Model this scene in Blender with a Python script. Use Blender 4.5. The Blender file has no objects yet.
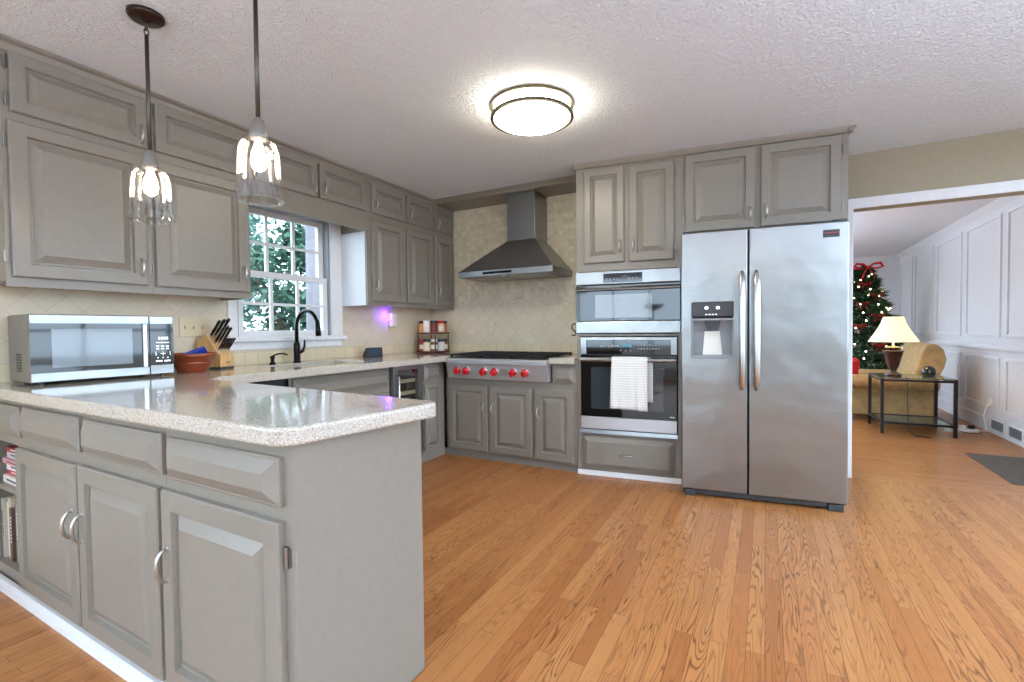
import bpy, bmesh, math, random
from mathutils import Vector, Matrix
random.seed(7)
R = math.radians
SC = bpy.context.scene
COL = SC.collection

# ------------------------------------------------------------------ camera, world, exposure
cam_data = bpy.data.cameras.new('camera')
cam_data.sensor_width = 36.0
cam_data.sensor_fit = 'HORIZONTAL'
cam_data.lens = 36.0 * 468.4 / 1024
cam_data.clip_start = 0.02
cam = bpy.data.objects.new('camera', cam_data)
COL.objects.link(cam)
cam.matrix_world = (Matrix.Translation((0, 0, 1.155)) @ Matrix.Rotation(R(28.45), 4, 'Z')
                    @ Matrix.Rotation(R(90 - 1.42), 4, 'X') @ Matrix.Rotation(R(-0.59), 4, 'Z'))
SC.camera = cam

world = bpy.data.worlds.new('sky')
SC.world = world
world.use_nodes = True
wn = world.node_tree.nodes
wn['Background'].inputs['Color'].default_value = (0.64, 0.82, 1.0, 1)
wn['Background'].inputs['Strength'].default_value = 4.2

SC.view_settings.view_transform = 'Standard'
SC.view_settings.look = 'None'
SC.view_settings.gamma = 1.0
SC.view_settings.use_curve_mapping = False
SC.view_settings.exposure = 1.02
SC.cycles.use_denoising = True
SC.cycles.max_bounces = 10
SC.cycles.diffuse_bounces = 6
SC.cycles.transparent_max_bounces = 12
SC.cycles.sample_clamp_indirect = 6.0

# strengths of the room's lamps and of the added fill uplights
FILL_UPLIGHT = 520.0
CEIL_LIGHT, PENDANT, UNDERCAB, TABLE_LAMP = 15.0, 36.0, 2.4, 9.0


# ------------------------------------------------------------------ materials
def s2l(c):
    def f(v):
        v /= 255.0
        return v / 12.92 if v <= 0.04045 else ((v + 0.055) / 1.055) ** 2.4
    return (f(c[0]), f(c[1]), f(c[2]), 1.0)


class NT:
    """small helper for node trees"""
    def __init__(self, mat):
        self.t = mat.node_tree
        self.b = self.t.nodes['Principled BSDF']

    def n(self, kind, **kw):
        nd = self.t.nodes.new(kind)
        for k, v in kw.items():
            setattr(nd, k, v)
        return nd

    def l(self, a, b):
        self.t.links.new(a, b)

    def val(self, sock, v):
        if hasattr(v, 'is_output'):
            self.l(v, sock)
        else:
            sock.default_value = v

    def math(self, op, a, b=0.0, c=None, clamp=False):
        nd = self.n('ShaderNodeMath', operation=op, use_clamp=clamp)
        self.val(nd.inputs[0], a)
        self.val(nd.inputs[1], b)
        if c is not None:
            self.val(nd.inputs[2], c)
        return nd.outputs[0]

    def mix(self, f, a, b, blend='MIX'):
        nd = self.n('ShaderNodeMix', data_type='RGBA', blend_type=blend)
        self.val(nd.inputs[0], f)
        self.val(nd.inputs[6], a)
        self.val(nd.inputs[7], b)
        return nd.outputs[2]

    def ramp(self, f, stops):
        nd = self.n('ShaderNodeValToRGB')
        el = nd.color_ramp.elements
        while len(el) < len(stops):
            el.new(0.5)
        for e, (p, c) in zip(el, stops):
            e.position = p
            e.color = c if len(c) == 4 else (*c, 1)
        self.val(nd.inputs[0], f)
        return nd.outputs[0]

    def obj(self):
        return self.n('ShaderNodeTexCoord').outputs['Object']

    def sep(self, v):
        nd = self.n('ShaderNodeSeparateXYZ')
        self.l(v, nd.inputs[0])
        return nd.outputs

    def comb(self, x=0.0, y=0.0, z=0.0):
        nd = self.n('ShaderNodeCombineXYZ')
        for s, v in zip(nd.inputs, (x, y, z)):
            self.val(s, v)
        return nd.outputs[0]

    def noise(self, vec, scale=5.0, detail=2.0, rough=0.5, w=None, dist=0.0):
        nd = self.n('ShaderNodeTexNoise')
        if w is not None:
            nd.noise_dimensions = '4D'
            self.val(nd.inputs['W'], w)
        if vec is not None:
            self.l(vec, nd.inputs['Vector'])
        nd.inputs['Scale'].default_value = scale
        nd.inputs['Detail'].default_value = detail
        nd.inputs['Roughness'].default_value = rough
        nd.inputs['Distortion'].default_value = dist
        return nd.outputs[0]

    def bump(self, h, strength=0.3, dist=0.01):
        nd = self.n('ShaderNodeBump')
        nd.inputs['Strength'].default_value = strength
        nd.inputs['Distance'].default_value = dist
        self.l(h, nd.inputs['Height'])
        self.l(nd.outputs[0], self.b.inputs['Normal'])


def mat(name, col=(128, 128, 128), rough=0.5, metal=0.0, emit=None, estr=0.0, trans=0.0, ior=1.45, coat=0.0, alpha=1.0):
    m = bpy.data.materials.new(name)
    m.use_nodes = True
    b = m.node_tree.nodes['Principled BSDF']
    b.inputs['Base Color'].default_value = s2l(col)
    b.inputs['Roughness'].default_value = rough
    b.inputs['Metallic'].default_value = metal
    b.inputs['IOR'].default_value = ior
    b.inputs['Transmission Weight'].default_value = trans
    b.inputs['Coat Weight'].default_value = coat
    b.inputs['Alpha'].default_value = alpha
    if emit:
        b.inputs['Emission Color'].default_value = s2l(emit)
        b.inputs['Emission Strength'].default_value = estr
    return m


M = {}


def paint(name, col, rough, nscale=35, amp=0.04, bump=0.06):
    m = mat(name, col, rough)
    t = NT(m)
    o = t.obj()
    f = t.noise(o, nscale, 4, 0.6)
    c = s2l(col)
    d = tuple(x * (1 - amp) for x in c[:3])
    e = tuple(min(1, x * (1 + amp)) for x in c[:3])
    t.l(t.ramp(f, [(0.3, d), (0.7, e)]), t.b.inputs['Base Color'])
    t.bump(t.noise(o, nscale * 8, 2), bump, 0.002)
    return m


M['cabinet'] = paint('cabinet_paint', (132, 125, 115), 0.33)
M['inside'] = mat('cabinet_inside', (60, 57, 52), 0.6)
M['white'] = paint('white_trim_paint', (226, 226, 228), 0.35)
M['white_wall'] = paint('white_panel_paint', (222, 222, 224), 0.5)
M['jamb'] = mat('grey_jamb_liner', (140, 146, 152), 0.5)
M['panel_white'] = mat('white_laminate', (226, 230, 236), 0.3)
M['beige_wall'] = paint('khaki_wall_paint', (160, 149, 126), 0.6)
M['room_wall'] = paint('room_wall_paint', (190, 187, 180), 0.6)
M['nickel'] = mat('brushed_nickel', (196, 194, 190), 0.28, 1.0)
M['pewter'] = mat('pewter', (150, 145, 138), 0.3, 1.0)
M['hinge'] = mat('hinge_metal', (140, 136, 130), 0.42, 1.0)
M['chrome'] = mat('chrome', (225, 225, 228), 0.12, 1.0)
M['bronze'] = mat('dark_bronze', (52, 32, 26), 0.3, 0.6)
M['rod'] = mat('pendant_rod_metal', (88, 82, 78), 0.35, 0.8)
M['socket'] = mat('pendant_socket_metal', (140, 135, 130), 0.4, 0.7)
M['black'] = mat('black_plastic', (18, 18, 19), 0.35)
M['gloss_black'] = mat('black_glass', (10, 10, 12), 0.06, coat=0.5)
M['dark_glass'] = mat('smoked_glass', (46, 54, 60), 0.05, coat=0.8)
M['mw_window'] = mat('microwave_window', (120, 130, 138), 0.08, coat=0.5)
M['iron'] = mat('cast_iron', (24, 24, 26), 0.55, 0.3)
M['faucet'] = mat('black_bronze_faucet', (26, 26, 28), 0.28, 0.7)
M['dark_metal'] = mat('dark_brown_metal', (40, 30, 28), 0.4, 0.6)
M['red_knob'] = mat('red_knob', (190, 18, 28), 0.25, coat=0.5)
M['red'] = mat('red_ribbon', (186, 20, 30), 0.5)
M['white_plastic'] = mat('white_plastic', (232, 230, 224), 0.4)
M['ivory'] = mat('ivory_plastic', (214, 200, 168), 0.4)
M['grey_plastic'] = mat('grey_plastic', (140, 143, 146), 0.4)
M['dark_grey'] = mat('dark_grey_plastic', (56, 58, 60), 0.4)
M['ui_white'] = mat('control_marks', (230, 235, 240), 0.4, emit=(230, 238, 245), estr=0.7)
M['ui_blue'] = mat('blue_display', (50, 90, 110), 0.2, emit=(110, 180, 210), estr=0.12)
M['badge_red'] = mat('badge_red', (140, 60, 56), 0.4)
M['terracotta'] = mat('terracotta', (136, 58, 28), 0.22, coat=0.4)
M['blue'] = mat('blue_packet', (44, 72, 176), 0.4)
M['cream'] = mat('cream_ceramic', (228, 214, 180), 0.4)
M['purple_led'] = mat('purple_led', (120, 60, 255), 0.3, emit=(90, 40, 255), estr=12)
M['clear_glass'] = mat('clear_glass', (255, 255, 255), 0.02, trans=1.0, ior=1.45)


def thin_glass(name, tint, lo, hi, rough=0.0):
    m = bpy.data.materials.new(name)
    m.use_nodes = True
    t = m.node_tree
    t.nodes.remove(t.nodes['Principled BSDF'])
    tr = t.nodes.new('ShaderNodeBsdfTransparent')
    tr.inputs[0].default_value = (*tint, 1)
    gl = t.nodes.new('ShaderNodeBsdfGlossy')
    gl.inputs['Roughness'].default_value = rough
    lw = t.nodes.new('ShaderNodeLayerWeight')
    lw.inputs[0].default_value = 0.35
    mr = t.nodes.new('ShaderNodeMapRange')
    mr.inputs[3].default_value = lo
    mr.inputs[4].default_value = hi
    mx = t.nodes.new('ShaderNodeMixShader')
    t.links.new(lw.outputs['Facing'], mr.inputs[0])
    t.links.new(mr.outputs[0], mx.inputs[0])
    t.links.new(tr.outputs[0], mx.inputs[1])
    t.links.new(gl.outputs[0], mx.inputs[2])
    t.links.new(mx.outputs[0], t.nodes['Material Output'].inputs[0])
    return m


M['pane'] = thin_glass('window_pane_glass', (0.97, 0.985, 0.98), 0.03, 0.5)
M['shade_glass'] = thin_glass('pendant_glass', (0.86, 0.85, 0.83), 0.035, 0.5, 0.0)
M['table_glass'] = mat('table_glass', (170, 190, 180), 0.03, trans=0.85, ior=1.3)
M['bulb'] = mat('bulb_glow', (255, 240, 215), 0.4, emit=(255, 234, 204), estr=PENDANT)
M['diffuser'] = mat('lamp_diffuser', (255, 252, 240), 0.4, emit=(255, 250, 228), estr=CEIL_LIGHT)
M['led'] = mat('led_strip', (255, 240, 215), 0.4, emit=(255, 222, 180), estr=UNDERCAB)
M['fairy'] = mat('fairy_bulb', (255, 240, 210), 0.4, emit=(255, 236, 200), estr=7)
M['fixture_ring'] = mat('bronze_ring', (96, 86, 70), 0.35, 0.8)
M['bark'] = mat('bark', (70, 54, 44), 0.9)
M['pale_bark'] = mat('pale_bark', (122, 118, 126), 0.9)
M['needles'] = mat('needles', (52, 88, 50), 0.7)
M['fence'] = mat('fence_wood', (150, 146, 144), 0.8)
M['amber_wood'] = mat('dark_turned_wood', (58, 26, 22), 0.25, coat=0.4)
M['label_paper'] = mat('label_paper', (222, 214, 196), 0.6)
M['black_sphere'] = mat('glossy_black', (12, 12, 14), 0.1, coat=0.8)


def leafmat(name, c1, c2):
    m = mat(name, c1, 0.6)
    t = NT(m)
    f = t.noise(t.obj(), 6, 3)
    t.l(t.ramp(f, [(0.35, s2l(c1)), (0.65, s2l(c2))]), t.b.inputs['Base Color'])
    return m


M['leaf_dark'] = leafmat('evergreen_leaf', (34, 70, 52), (66, 106, 84))
M['leaf_pale'] = leafmat('pale_leaf', (66, 104, 90), (112, 146, 136))


def stainless():
    m = mat('stainless_steel', (190, 190, 190), 0.3, 1.0)
    t = NT(m)
    o = t.sep(t.obj())
    v = t.comb(t.math('MULTIPLY', o[0], 4.0), t.math('MULTIPLY', o[1], 4.0), t.math('MULTIPLY', o[2], 700.0))
    f = t.noise(v, 1.0, 2)
    t.l(t.ramp(f, [(0.2, s2l((140, 141, 140))), (0.8, s2l((152, 153, 152)))]), t.b.inputs['Base Color'])
    t.b.inputs['Anisotropic'].default_value = 0.5
    big = t.noise(t.obj(), 3.4, 2)
    t.bump(big, 0.2, 0.05)
    return m


M['steel'] = stainless()
M['steel_satin'] = mat('satin_steel', (205, 208, 212), 0.42, 0.75)


def fabric(name, c1, c2, rough=0.9, stripe=None, scale=220):
    m = mat(name, c1, rough)
    t = NT(m)
    o = t.obj()
    f = t.noise(o, scale, 2)
    if stripe:
        z = t.sep(o)[2]
        f = t.math('ADD', t.math('MULTIPLY', f, 0.4), t.math('MULTIPLY', t.math('SINE', t.math('MULTIPLY', z, stripe)), 0.35), clamp=True)
    t.l(t.ramp(f, [(0.25, s2l(c1)), (0.6, s2l(c2))]), t.b.inputs['Base Color'])
    t.bump(f, 0.3, 0.004)
    return m


M['towel'] = fabric('striped_towel', (216, 216, 213), (240, 239, 236), stripe=330)
M['sofa'] = fabric('tan_upholstery', (150, 122, 78), (176, 146, 98), 0.75, scale=14)
M['rug'] = fabric('dark_woven_rug', (52, 46, 42), (98, 88, 78), 0.95, scale=110)
M['shade'] = mat('lamp_shade_fabric', (250, 236, 200), 0.8, emit=(255, 228, 170), estr=TABLE_LAMP * 0.045)


def wood(name, c1, c2, axis=2, sc=1.0):
    m = mat(name, c1, 0.45)
    t = NT(m)
    o = t.sep(t.obj())
    k = [40 * sc] * 3
    k[axis] = 4 * sc
    v = t.comb(*[t.math('MULTIPLY', o[i], k[i]) for i in range(3)])
    f = t.noise(v, 1.0, 4, 0.6)
    t.l(t.ramp(f, [(0.3, s2l(c1)), (0.7, s2l(c2))]), t.b.inputs['Base Color'])
    return m


M['block_wood'] = wood('pale_wood', (196, 152, 96), (224, 186, 132))
M['shelf_wood'] = wood('cherry_wood', (72, 34, 22), (102, 52, 32), 0)
M['cooler_wood'] = wood('beech_shelf_front', (150, 134, 108), (180, 164, 136), 0)


def floor_mat(name, along_y=True):
    m = mat(name, (190, 130, 80), 0.3)
    t = NT(m)
    s = t.sep(t.obj())
    L, W = (s[1], s[0]) if along_y else (s[0], s[1])
    br = t.n('ShaderNodeTexBrick', offset=0.37, offset_frequency=2)
    t.l(t.comb(L, W, 0.0), br.inputs['Vector'])
    br.inputs['Color1'].default_value = (0, 0, 0, 1)
    br.inputs['Color2'].default_value = (1, 1, 1, 1)
    br.inputs['Mortar'].default_value = (0.5, 0.5, 0.5, 1)
    br.inputs['Scale'].default_value = 1.0
    br.inputs['Mortar Size'].default_value = 0.0011
    br.inputs['Mortar Smooth'].default_value = 0.1
    br.inputs['Brick Width'].default_value = 0.92
    br.inputs['Row Height'].default_value = 0.060
    rnd = t.math('MULTIPLY', br.outputs['Color'], 1.0)
    wv = t.math('MULTIPLY', rnd, 37.0)
    # cathedral figure: contour lines of a stretched noise, different in every board
    v = t.comb(t.math('MULTIPLY', W, 15.0), t.math('MULTIPLY', L, 1.25), 0.0)
    n1 = t.noise(v, 1.0, 2.0, 0.42, w=wv)
    rings = t.math('SINE', t.math('MULTIPLY', n1, 135.0))
    rings = t.math('POWER', t.math('MULTIPLY', t.math('ADD', rings, 1.0), 0.5), 5.0)
    fine = t.noise(t.comb(t.math('MULTIPLY', W, 190.0), t.math('MULTIPLY', L, 5.0), 0.0), 1.0, 3, 0.6, w=wv)
    broad = t.noise(t.comb(t.math('MULTIPLY', W, 2.0), t.math('MULTIPLY', L, 0.8), 0.0), 1.0, 3)
    strong = t.ramp(t.noise(v, 0.35, 1, w=t.math('ADD', wv, 9.0)), [(0.35, (0.18,) * 3), (0.6, (1.0,) * 3)])
    base = t.ramp(rnd, [(0.0, s2l((160, 98, 50))), (0.3, s2l((186, 126, 72))), (0.7, s2l((199, 142, 86))), (1.0, s2l((174, 110, 60)))])
    base = t.mix(t.math('MULTIPLY', fine, 0.75), base, s2l((140, 80, 38)))
    base = t.mix(t.math('MULTIPLY', t.math('MULTIPLY', rings, strong), 0.9), base, s2l((92, 46, 18)))
    base = t.mix(t.math('MULTIPLY', broad, 0.3), base, s2l((188, 130, 76)))
    base = t.mix(t.math('MULTIPLY', br.outputs['Fac'], 0.75), base, s2l((92, 52, 26)))
    t.l(base, t.b.inputs['Base Color'])
    r = t.n('ShaderNodeMapRange')
    r.inputs[3].default_value = 0.26
    r.inputs[4].default_value = 0.42
    t.l(fine, r.inputs[0])
    t.l(r.outputs[0], t.b.inputs['Roughness'])
    t.bump(t.math('SUBTRACT', t.math('MULTIPLY', fine, 0.15), br.outputs['Fac']), 0.15, 0.002)
    return m


M['floor'] = floor_mat('oak_boards_lengthwise', True)
M['floor2'] = floor_mat('oak_boards_crosswise', False)


def ceiling_mat():
    m = mat('textured_ceiling', (232, 235, 239), 0.9)
    t = NT(m)
    o = t.obj()
    a = t.noise(o, 34, 4, 0.65, dist=1.2)
    b = t.noise(o, 80, 3, 0.6)
    h = t.math('ADD', t.ramp(a, [(0.42, (0, 0, 0)), (0.62, (1, 1, 1))]), t.math('MULTIPLY', b, 0.5))
    t.bump(h, 0.65, 0.014)
    return m


M['ceiling'] = ceiling_mat()


def counter_mat():
    m = mat('speckled_stone', (186, 178, 164), 0.1)
    t = NT(m)
    o = t.obj()
    v1 = t.n('ShaderNodeTexVoronoi')
    v1.inputs['Scale'].default_value = 430
    t.l(o, v1.inputs['Vector'])
    c = t.sep(v1.outputs['Color'])
    col = t.ramp(c[0], [(0.0, s2l((116, 100, 84))), (0.12, s2l((146, 132, 116))), (0.24, s2l((182, 173, 159))), (0.72, s2l((194, 188, 179))), (1.0, s2l((222, 221, 219)))])
    col = t.mix(t.math('MULTIPLY', t.noise(o, 9, 3), 0.4), col, s2l((190, 178, 158)))
    t.l(col, t.b.inputs['Base Color'])
    t.b.inputs['Coat Weight'].default_value = 0.3
    t.b.inputs['Coat Roughness'].default_value = 0.05
    return m


M['counter'] = counter_mat()


def tile_mat(name, axis, calm=False):
    m = mat(name, (214, 198, 168), 0.45)
    t = NT(m)
    s = t.sep(t.obj())
    u, v = s[axis], s[2]

    def brick(a, b, w, h, off, c1, c2, mort, ms):
        br = t.n('ShaderNodeTexBrick', offset=off, offset_frequency=2)
        t.l(t.comb(a, b, 0.0), br.inputs['Vector'])
        br.inputs['Color1'].default_value = s2l(c1)
        br.inputs['Color2'].default_value = s2l(c2)
        br.inputs['Mortar'].default_value = s2l(mort)
        br.inputs['Scale'].default_value = 1.0
        br.inputs['Mortar Size'].default_value = ms
        br.inputs['Brick Width'].default_value = w
        br.inputs['Row Height'].default_value = h
        return br.outputs['Color'], br.outputs['Fac']
    p = t.math('MULTIPLY', t.math('ADD', u, v), 0.7071)
    q = t.math('MULTIPLY', t.math('SUBTRACT', v, u), 0.7071)
    cr, dk = (224, 210, 178), (214, 199, 166)
    row, rf = brick(u, t.math('SUBTRACT', v, 0.925), 0.1, 0.088, 0.0, cr, dk, (186, 172, 146), 0.002)
    dia, df = brick(p, q, 0.106, 0.106, 0.0, *(((216, 206, 186), (211, 200, 179), (201, 190, 168)) if calm else ((221, 211, 187), (212, 201, 176), (200, 188, 163))), 0.0022)
    mos, mf = brick(u, v, 0.052, 0.052, 0.0, (226, 215, 192), (206, 193, 166), (206, 196, 174), 0.003)
    blot = t.ramp(t.noise(t.comb(u, v, 0.0), 14, 2), [(0.55, (0, 0, 0)), (0.72, (1, 1, 1))])
    mos = t.mix(t.math('MULTIPLY', blot, 0.4), mos, s2l((150, 134, 108)))
    # the pencil border: small dark dots on a cream strip
    dots, bf = brick(u, t.math('SUBTRACT', v, 1.40), 0.034, 0.022, 0.5, (150, 134, 112), (222, 212, 190), (216, 204, 182), 0.008)
    c = t.mix(t.math('GREATER_THAN', v, 1.013), row, dia)
    f = t.n('ShaderNodeMix')
    t.val(f.inputs[0], t.math('GREATER_THAN', v, 1.013))
    t.l(rf, f.inputs[2])
    t.l(df, f.inputs[3])
    c = t.mix(t.math('GREATER_THAN', v, 1.385), c, dots)
    c = t.mix(t.math('GREATER_THAN', v, 1.448), c, mos)
    c = t.mix(t.math('MULTIPLY', t.noise(t.comb(u, v, 0.0), 22, 4), 0.22), c, s2l((176, 158, 126)))
    t.l(c, t.b.inputs['Base Color'])
    line = t.math('COMPARE', v, 1.013, 0.0035)
    t.bump(t.math('SUBTRACT', 1.0, t.math('MAXIMUM', f.outputs[0], line)), 0.4, 0.004)
    return m


M['tile_left'] = tile_mat('stone_tile_side', 1, True)
M['tile_back'] = tile_mat('stone_tile_rear', 0)


def ground_mat():
    m = mat('leaf_litter', (150, 140, 128), 0.95)
    t = NT(m)
    f = t.noise(t.obj(), 5, 5, 0.7)
    t.l(t.ramp(f, [(0.35, s2l((96, 84, 72))), (0.6, s2l((140, 130, 120)))]), t.b.inputs['Base Color'])
    return m


M['ground'] = ground_mat()
for i, c in enumerate([(228, 226, 222), (190, 60, 72), (206, 150, 150), (238, 238, 238), (150, 40, 52), (196, 196, 200),
                       (92, 70, 54), (206, 192, 160), (60, 62, 70), (236, 234, 230), (120, 124, 130), (176, 168, 152)]):
    M['book%d' % i] = mat('book_cover_%d' % i, c, 0.5)
M['pages'] = mat('book_pages', (230, 222, 204), 0.8)
for i, c in enumerate([(214, 150, 90), (232, 226, 214), (120, 40, 34), (226, 170, 130), (170, 96, 60), (150, 60, 60), (226, 214, 180), (96, 60, 40), (206, 200, 204), (150, 100, 50)]):
    M['spice%d' % i] = mat('spice_%d' % i, c, 0.4)


# ------------------------------------------------------------------ mesh building
class MB:
    def __init__(self):
        self.bm = bmesh.new()

    def box(self, x0, x1, y0, y1, z0, z1):
        v = [self.bm.verts.new((x, y, z)) for x in (x0, x1) for y in (y0, y1) for z in (z0, z1)]
        for f in ((0, 1, 3, 2), (4, 6, 7, 5), (0, 4, 5, 1), (2, 3, 7, 6), (0, 2, 6, 4), (1, 5, 7, 3)):
            self.bm.faces.new([v[i] for i in f])
        return self

    def prism(self, poly, a0, a1, axis='z'):
        """extrude a polygon; axis z: poly=(x,y); axis x: poly=(y,z); axis y: poly=(x,z)"""
        def P(p, a):
            return {'z': (p[0], p[1], a), 'x': (a, p[0], p[1]), 'y': (p[0], a, p[1])}[axis]
        lo = [self.bm.verts.new(P(p, a0)) for p in poly]
        hi = [self.bm.verts.new(P(p, a1)) for p in poly]
        self.bm.faces.new(lo)
        self.bm.faces.new(hi)
        n = len(poly)
        for i in range(n):
            j = (i + 1) % n
            self.bm.faces.new((lo[i], lo[j], hi[j], hi[i]))
        return self

    def nested(self, x0, x1, z0, z1, prof):
        """raised panel facing -y: prof = [(inset, y), ...] nested rectangles"""
        rings = []
        for ins, y in prof:
            rings.append([self.bm.verts.new(p) for p in ((x0 + ins, y, z0 + ins), (x1 - ins, y, z0 + ins), (x1 - ins, y, z1 - ins), (x0 + ins, y, z1 - ins))])
        self.bm.faces.new(rings[0])
        for a, b in zip(rings, rings[1:]):
            for i in range(4):
                j = (i + 1) % 4
                self.bm.faces.new((a[i], a[j], b[j], b[i]))
        self.bm.faces.new(rings[-1])
        return self

    def lathe(self, prof, c=(0, 0, 0), n=24, rip=None, axis='z', cap=True):
        rings = []
        for k, (r, z) in enumerate(prof):
            ring = []
            for i in range(n):
                a = 2 * math.pi * i / n
                rr = r * (1 + (rip(a, k) if rip else 0))
                p = (rr * math.cos(a), rr * math.sin(a), z)
                if axis == 'y':
                    p = (p[0], p[2], p[1])
                elif axis == 'x':
                    p = (p[2], p[0], p[1])
                ring.append(self.bm.verts.new((c[0] + p[0], c[1] + p[1], c[2] + p[2])))
            rings.append(ring)
        for a, b in zip(rings, rings[1:]):
            for i in range(n):
                j = (i + 1) % n
                self.bm.faces.new((a[i], a[j], b[j], b[i]))
        if cap:
            self.bm.faces.new(rings[0])
            self.bm.faces.new(rings[-1])
        return self

    def cyl(self, c, r, h, axis='z', n=20):
        return self.lathe([(r, 0), (r, h)], c, n, axis=axis)

    def tube(self, pts, r, n=10, rs=None, flat=1.0):
        pts = [Vector(p) for p in pts]
        rings = []
        up = Vector((0, 0, 1))
        prev = None
        for i, p in enumerate(pts):
            d = (pts[min(i + 1, len(pts) - 1)] - pts[max(i - 1, 0)]).normalized()
            if prev is None:
                a = d.cross(up)
                if a.length < 0.1:
                    a = d.cross(Vector((1, 0, 0)))
            else:
                a = prev - d * prev.dot(d)
            a.normalize()
            prev = a
            b = d.cross(a)
            rr = rs[i] if rs else r
            rings.append([self.bm.verts.new(p + a * rr * math.cos(2 * math.pi * k / n) + b * rr * flat * math.sin(2 * math.pi * k / n)) for k in range(n)])
        for a, b in zip(rings, rings[1:]):
            for i in range(n):
                j = (i + 1) % n
                self.bm.faces.new((a[i], a[j], b[j], b[i]))
        self.bm.faces.new(rings[0])
        self.bm.faces.new(rings[-1])
        return self

    def ball(self, c, r, sx=1, sy=1, sz=1, seg=12):
        g = bmesh.ops.create_uvsphere(self.bm, u_segments=seg, v_segments=max(6, seg // 2), radius=r)
        for v in g['verts']:
            v.co = Vector((v.co.x * sx + c[0], v.co.y * sy + c[1], v.co.z * sz + c[2]))
        return self

    def grid(self, us, vs, holes, d0, d1, axis='y'):
        """slab of cells with holes; axis y: u=x,v=z; x: u=y,v=z; z: u=x,v=y"""
        def P(u, v, d):
            return {'y': (u, d, v), 'x': (d, u, v), 'z': (u, v, d)}[axis]
        cache = {}

        def V(i, j, k):
            if (i, j, k) not in cache:
                cache[(i, j, k)] = self.bm.verts.new(P(us[i], vs[j], (d0, d1)[k]))
            return cache[(i, j, k)]
        nu, nv = len(us) - 1, len(vs) - 1

        def full(i, j):
            return 0 <= i < nu and 0 <= j < nv and (i, j) not in holes
        for i in range(nu):
            for j in range(nv):
                if not full(i, j):
                    continue
                for k in (0, 1):
                    self.bm.faces.new((V(i, j, k), V(i + 1, j, k), V(i + 1, j + 1, k), V(i, j + 1, k)))
                if not full(i - 1, j):
                    self.bm.faces.new((V(i, j, 0), V(i, j + 1, 0), V(i, j + 1, 1), V(i, j, 1)))
                if not full(i + 1, j):
                    self.bm.faces.new((V(i + 1, j, 0), V(i + 1, j + 1, 0), V(i + 1, j + 1, 1), V(i + 1, j, 1)))
                if not full(i, j - 1):
                    self.bm.faces.new((V(i, j, 0), V(i + 1, j, 0), V(i + 1, j, 1), V(i, j, 1)))
                if not full(i, j + 1):
                    self.bm.faces.new((V(i, j + 1, 0), V(i + 1, j + 1, 0), V(i + 1, j + 1, 1), V(i, j + 1, 1)))
        return self

    def build(self, name, material, parent=None, smooth=False, bevel=0.0, seg=2, subsurf=0, keep=False):
        if not keep:
            bmesh.ops.recalc_face_normals(self.bm, faces=self.bm.faces)
        me = bpy.data.meshes.new(name)
        self.bm.to_mesh(me)
        self.bm.free()
        me.materials.append(material)
        o = bpy.data.objects.new(name, me)
        COL.objects.link(o)
        if parent:
            o.parent = parent
        if smooth:
            for p in me.polygons:
                p.use_smooth = True
        if bevel:
            b = o.modifiers.new('bevel', 'BEVEL')
            b.width = bevel
            b.segments = seg
            b.limit_method = 'ANGLE'
            b.angle_limit = R(35)
        if subsurf:
            s = o.modifiers.new('sub', 'SUBSURF')
            s.levels = s.render_levels = subsurf
        return o


def tag(o, label=None, cat=None, group=None, kind=None):
    if label:
        o['label'] = label
    if cat:
        o['category'] = cat
    if group:
        o['group'] = group
    if kind:
        o['kind'] = kind
    return o


def thing(name, label, cat, loc=(0, 0, 0), rz=0.0, group=None):
    o = bpy.data.objects.new(name, None)
    COL.objects.link(o)
    o.location = loc
    o.rotation_euler = (0, 0, R(rz))
    o.empty_display_size = 0.1
    return tag(o, label, cat, group)


def struct(name, mb, m, label, cat, **kw):
    return tag(mb.build(name, m, **kw), label, cat, kind='structure')


def arc(c, r, a0, a1, n, plane='xz', y=0.0):
    out = []
    for i in range(n + 1):
        a = R(a0 + (a1 - a0) * i / n)
        out.append((c[0] + r * math.cos(a), y, c[1] + r * math.sin(a)))
    return out


# ------------------------------------------------------------------ the room shell
XW, YB, YD, CH = -3.23, 4.10, 4.34, 2.44     # side wall, tiled wall, wall with the opening, ceiling height
ZC = 0.922                                    # worktop height
struct('floor', MB().box(-3.35, 2.26, -3.6, 4.36, -0.05, 0), M['floor'], 'oak strip floor of the kitchen running towards the range wall', 'floor')
struct('floor_living', MB().box(-2.6, 2.26, 4.36, 11.0, -0.05, 0), M['floor2'], 'oak floor of the living room with boards laid crosswise', 'floor')
struct('ceiling', MB().box(-3.35, 2.26, -3.6, 4.46, CH, CH + 0.05), M['ceiling'], 'white stomp-textured kitchen ceiling', 'ceiling')
struct('ceiling_living', MB().box(-2.6, 2.26, 4.46, 11.0, CH, CH + 0.05), M['white_wall'], 'smooth white living room ceiling beyond the opening', 'ceiling')
struct('wall_left', MB().grid([-3.6, -3.1, -0.6, 1.95, 2.75, YB + 0.4], [0, 0.3, 1.12, 2.08, 2.3, CH],
                              {(1, 1), (1, 2), (1, 3), (3, 2)}, XW - 0.12, XW, 'x'), M['tile_left'], 'cream diamond-tiled wall behind the sink window', 'wall')
struct('wall_back', MB().box(XW, -1.395, YB, YD + 0.12, 0, CH), M['tile_back'], 'cream stone-tiled wall behind the range hood', 'wall')
struct('wall_opening', MB().grid([-1.395, 0.575, 2.05, 2.14], [0, 2.03, CH], {(1, 0)}, YD, YD + 0.12, 'y'), M['beige_wall'],
       'khaki wall above the wide opening to the living room', 'wall')
struct('wall_right', MB().grid([-3.6, -1.4, 0.2, 1.2, 4.1, 4.34], [0, 0.1, 2.3, CH], {(1, 1), (3, 1)}, 2.14, 2.26, 'x'), M['room_wall'], 'painted kitchen wall with two wide windows facing the sink', 'wall')
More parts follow.
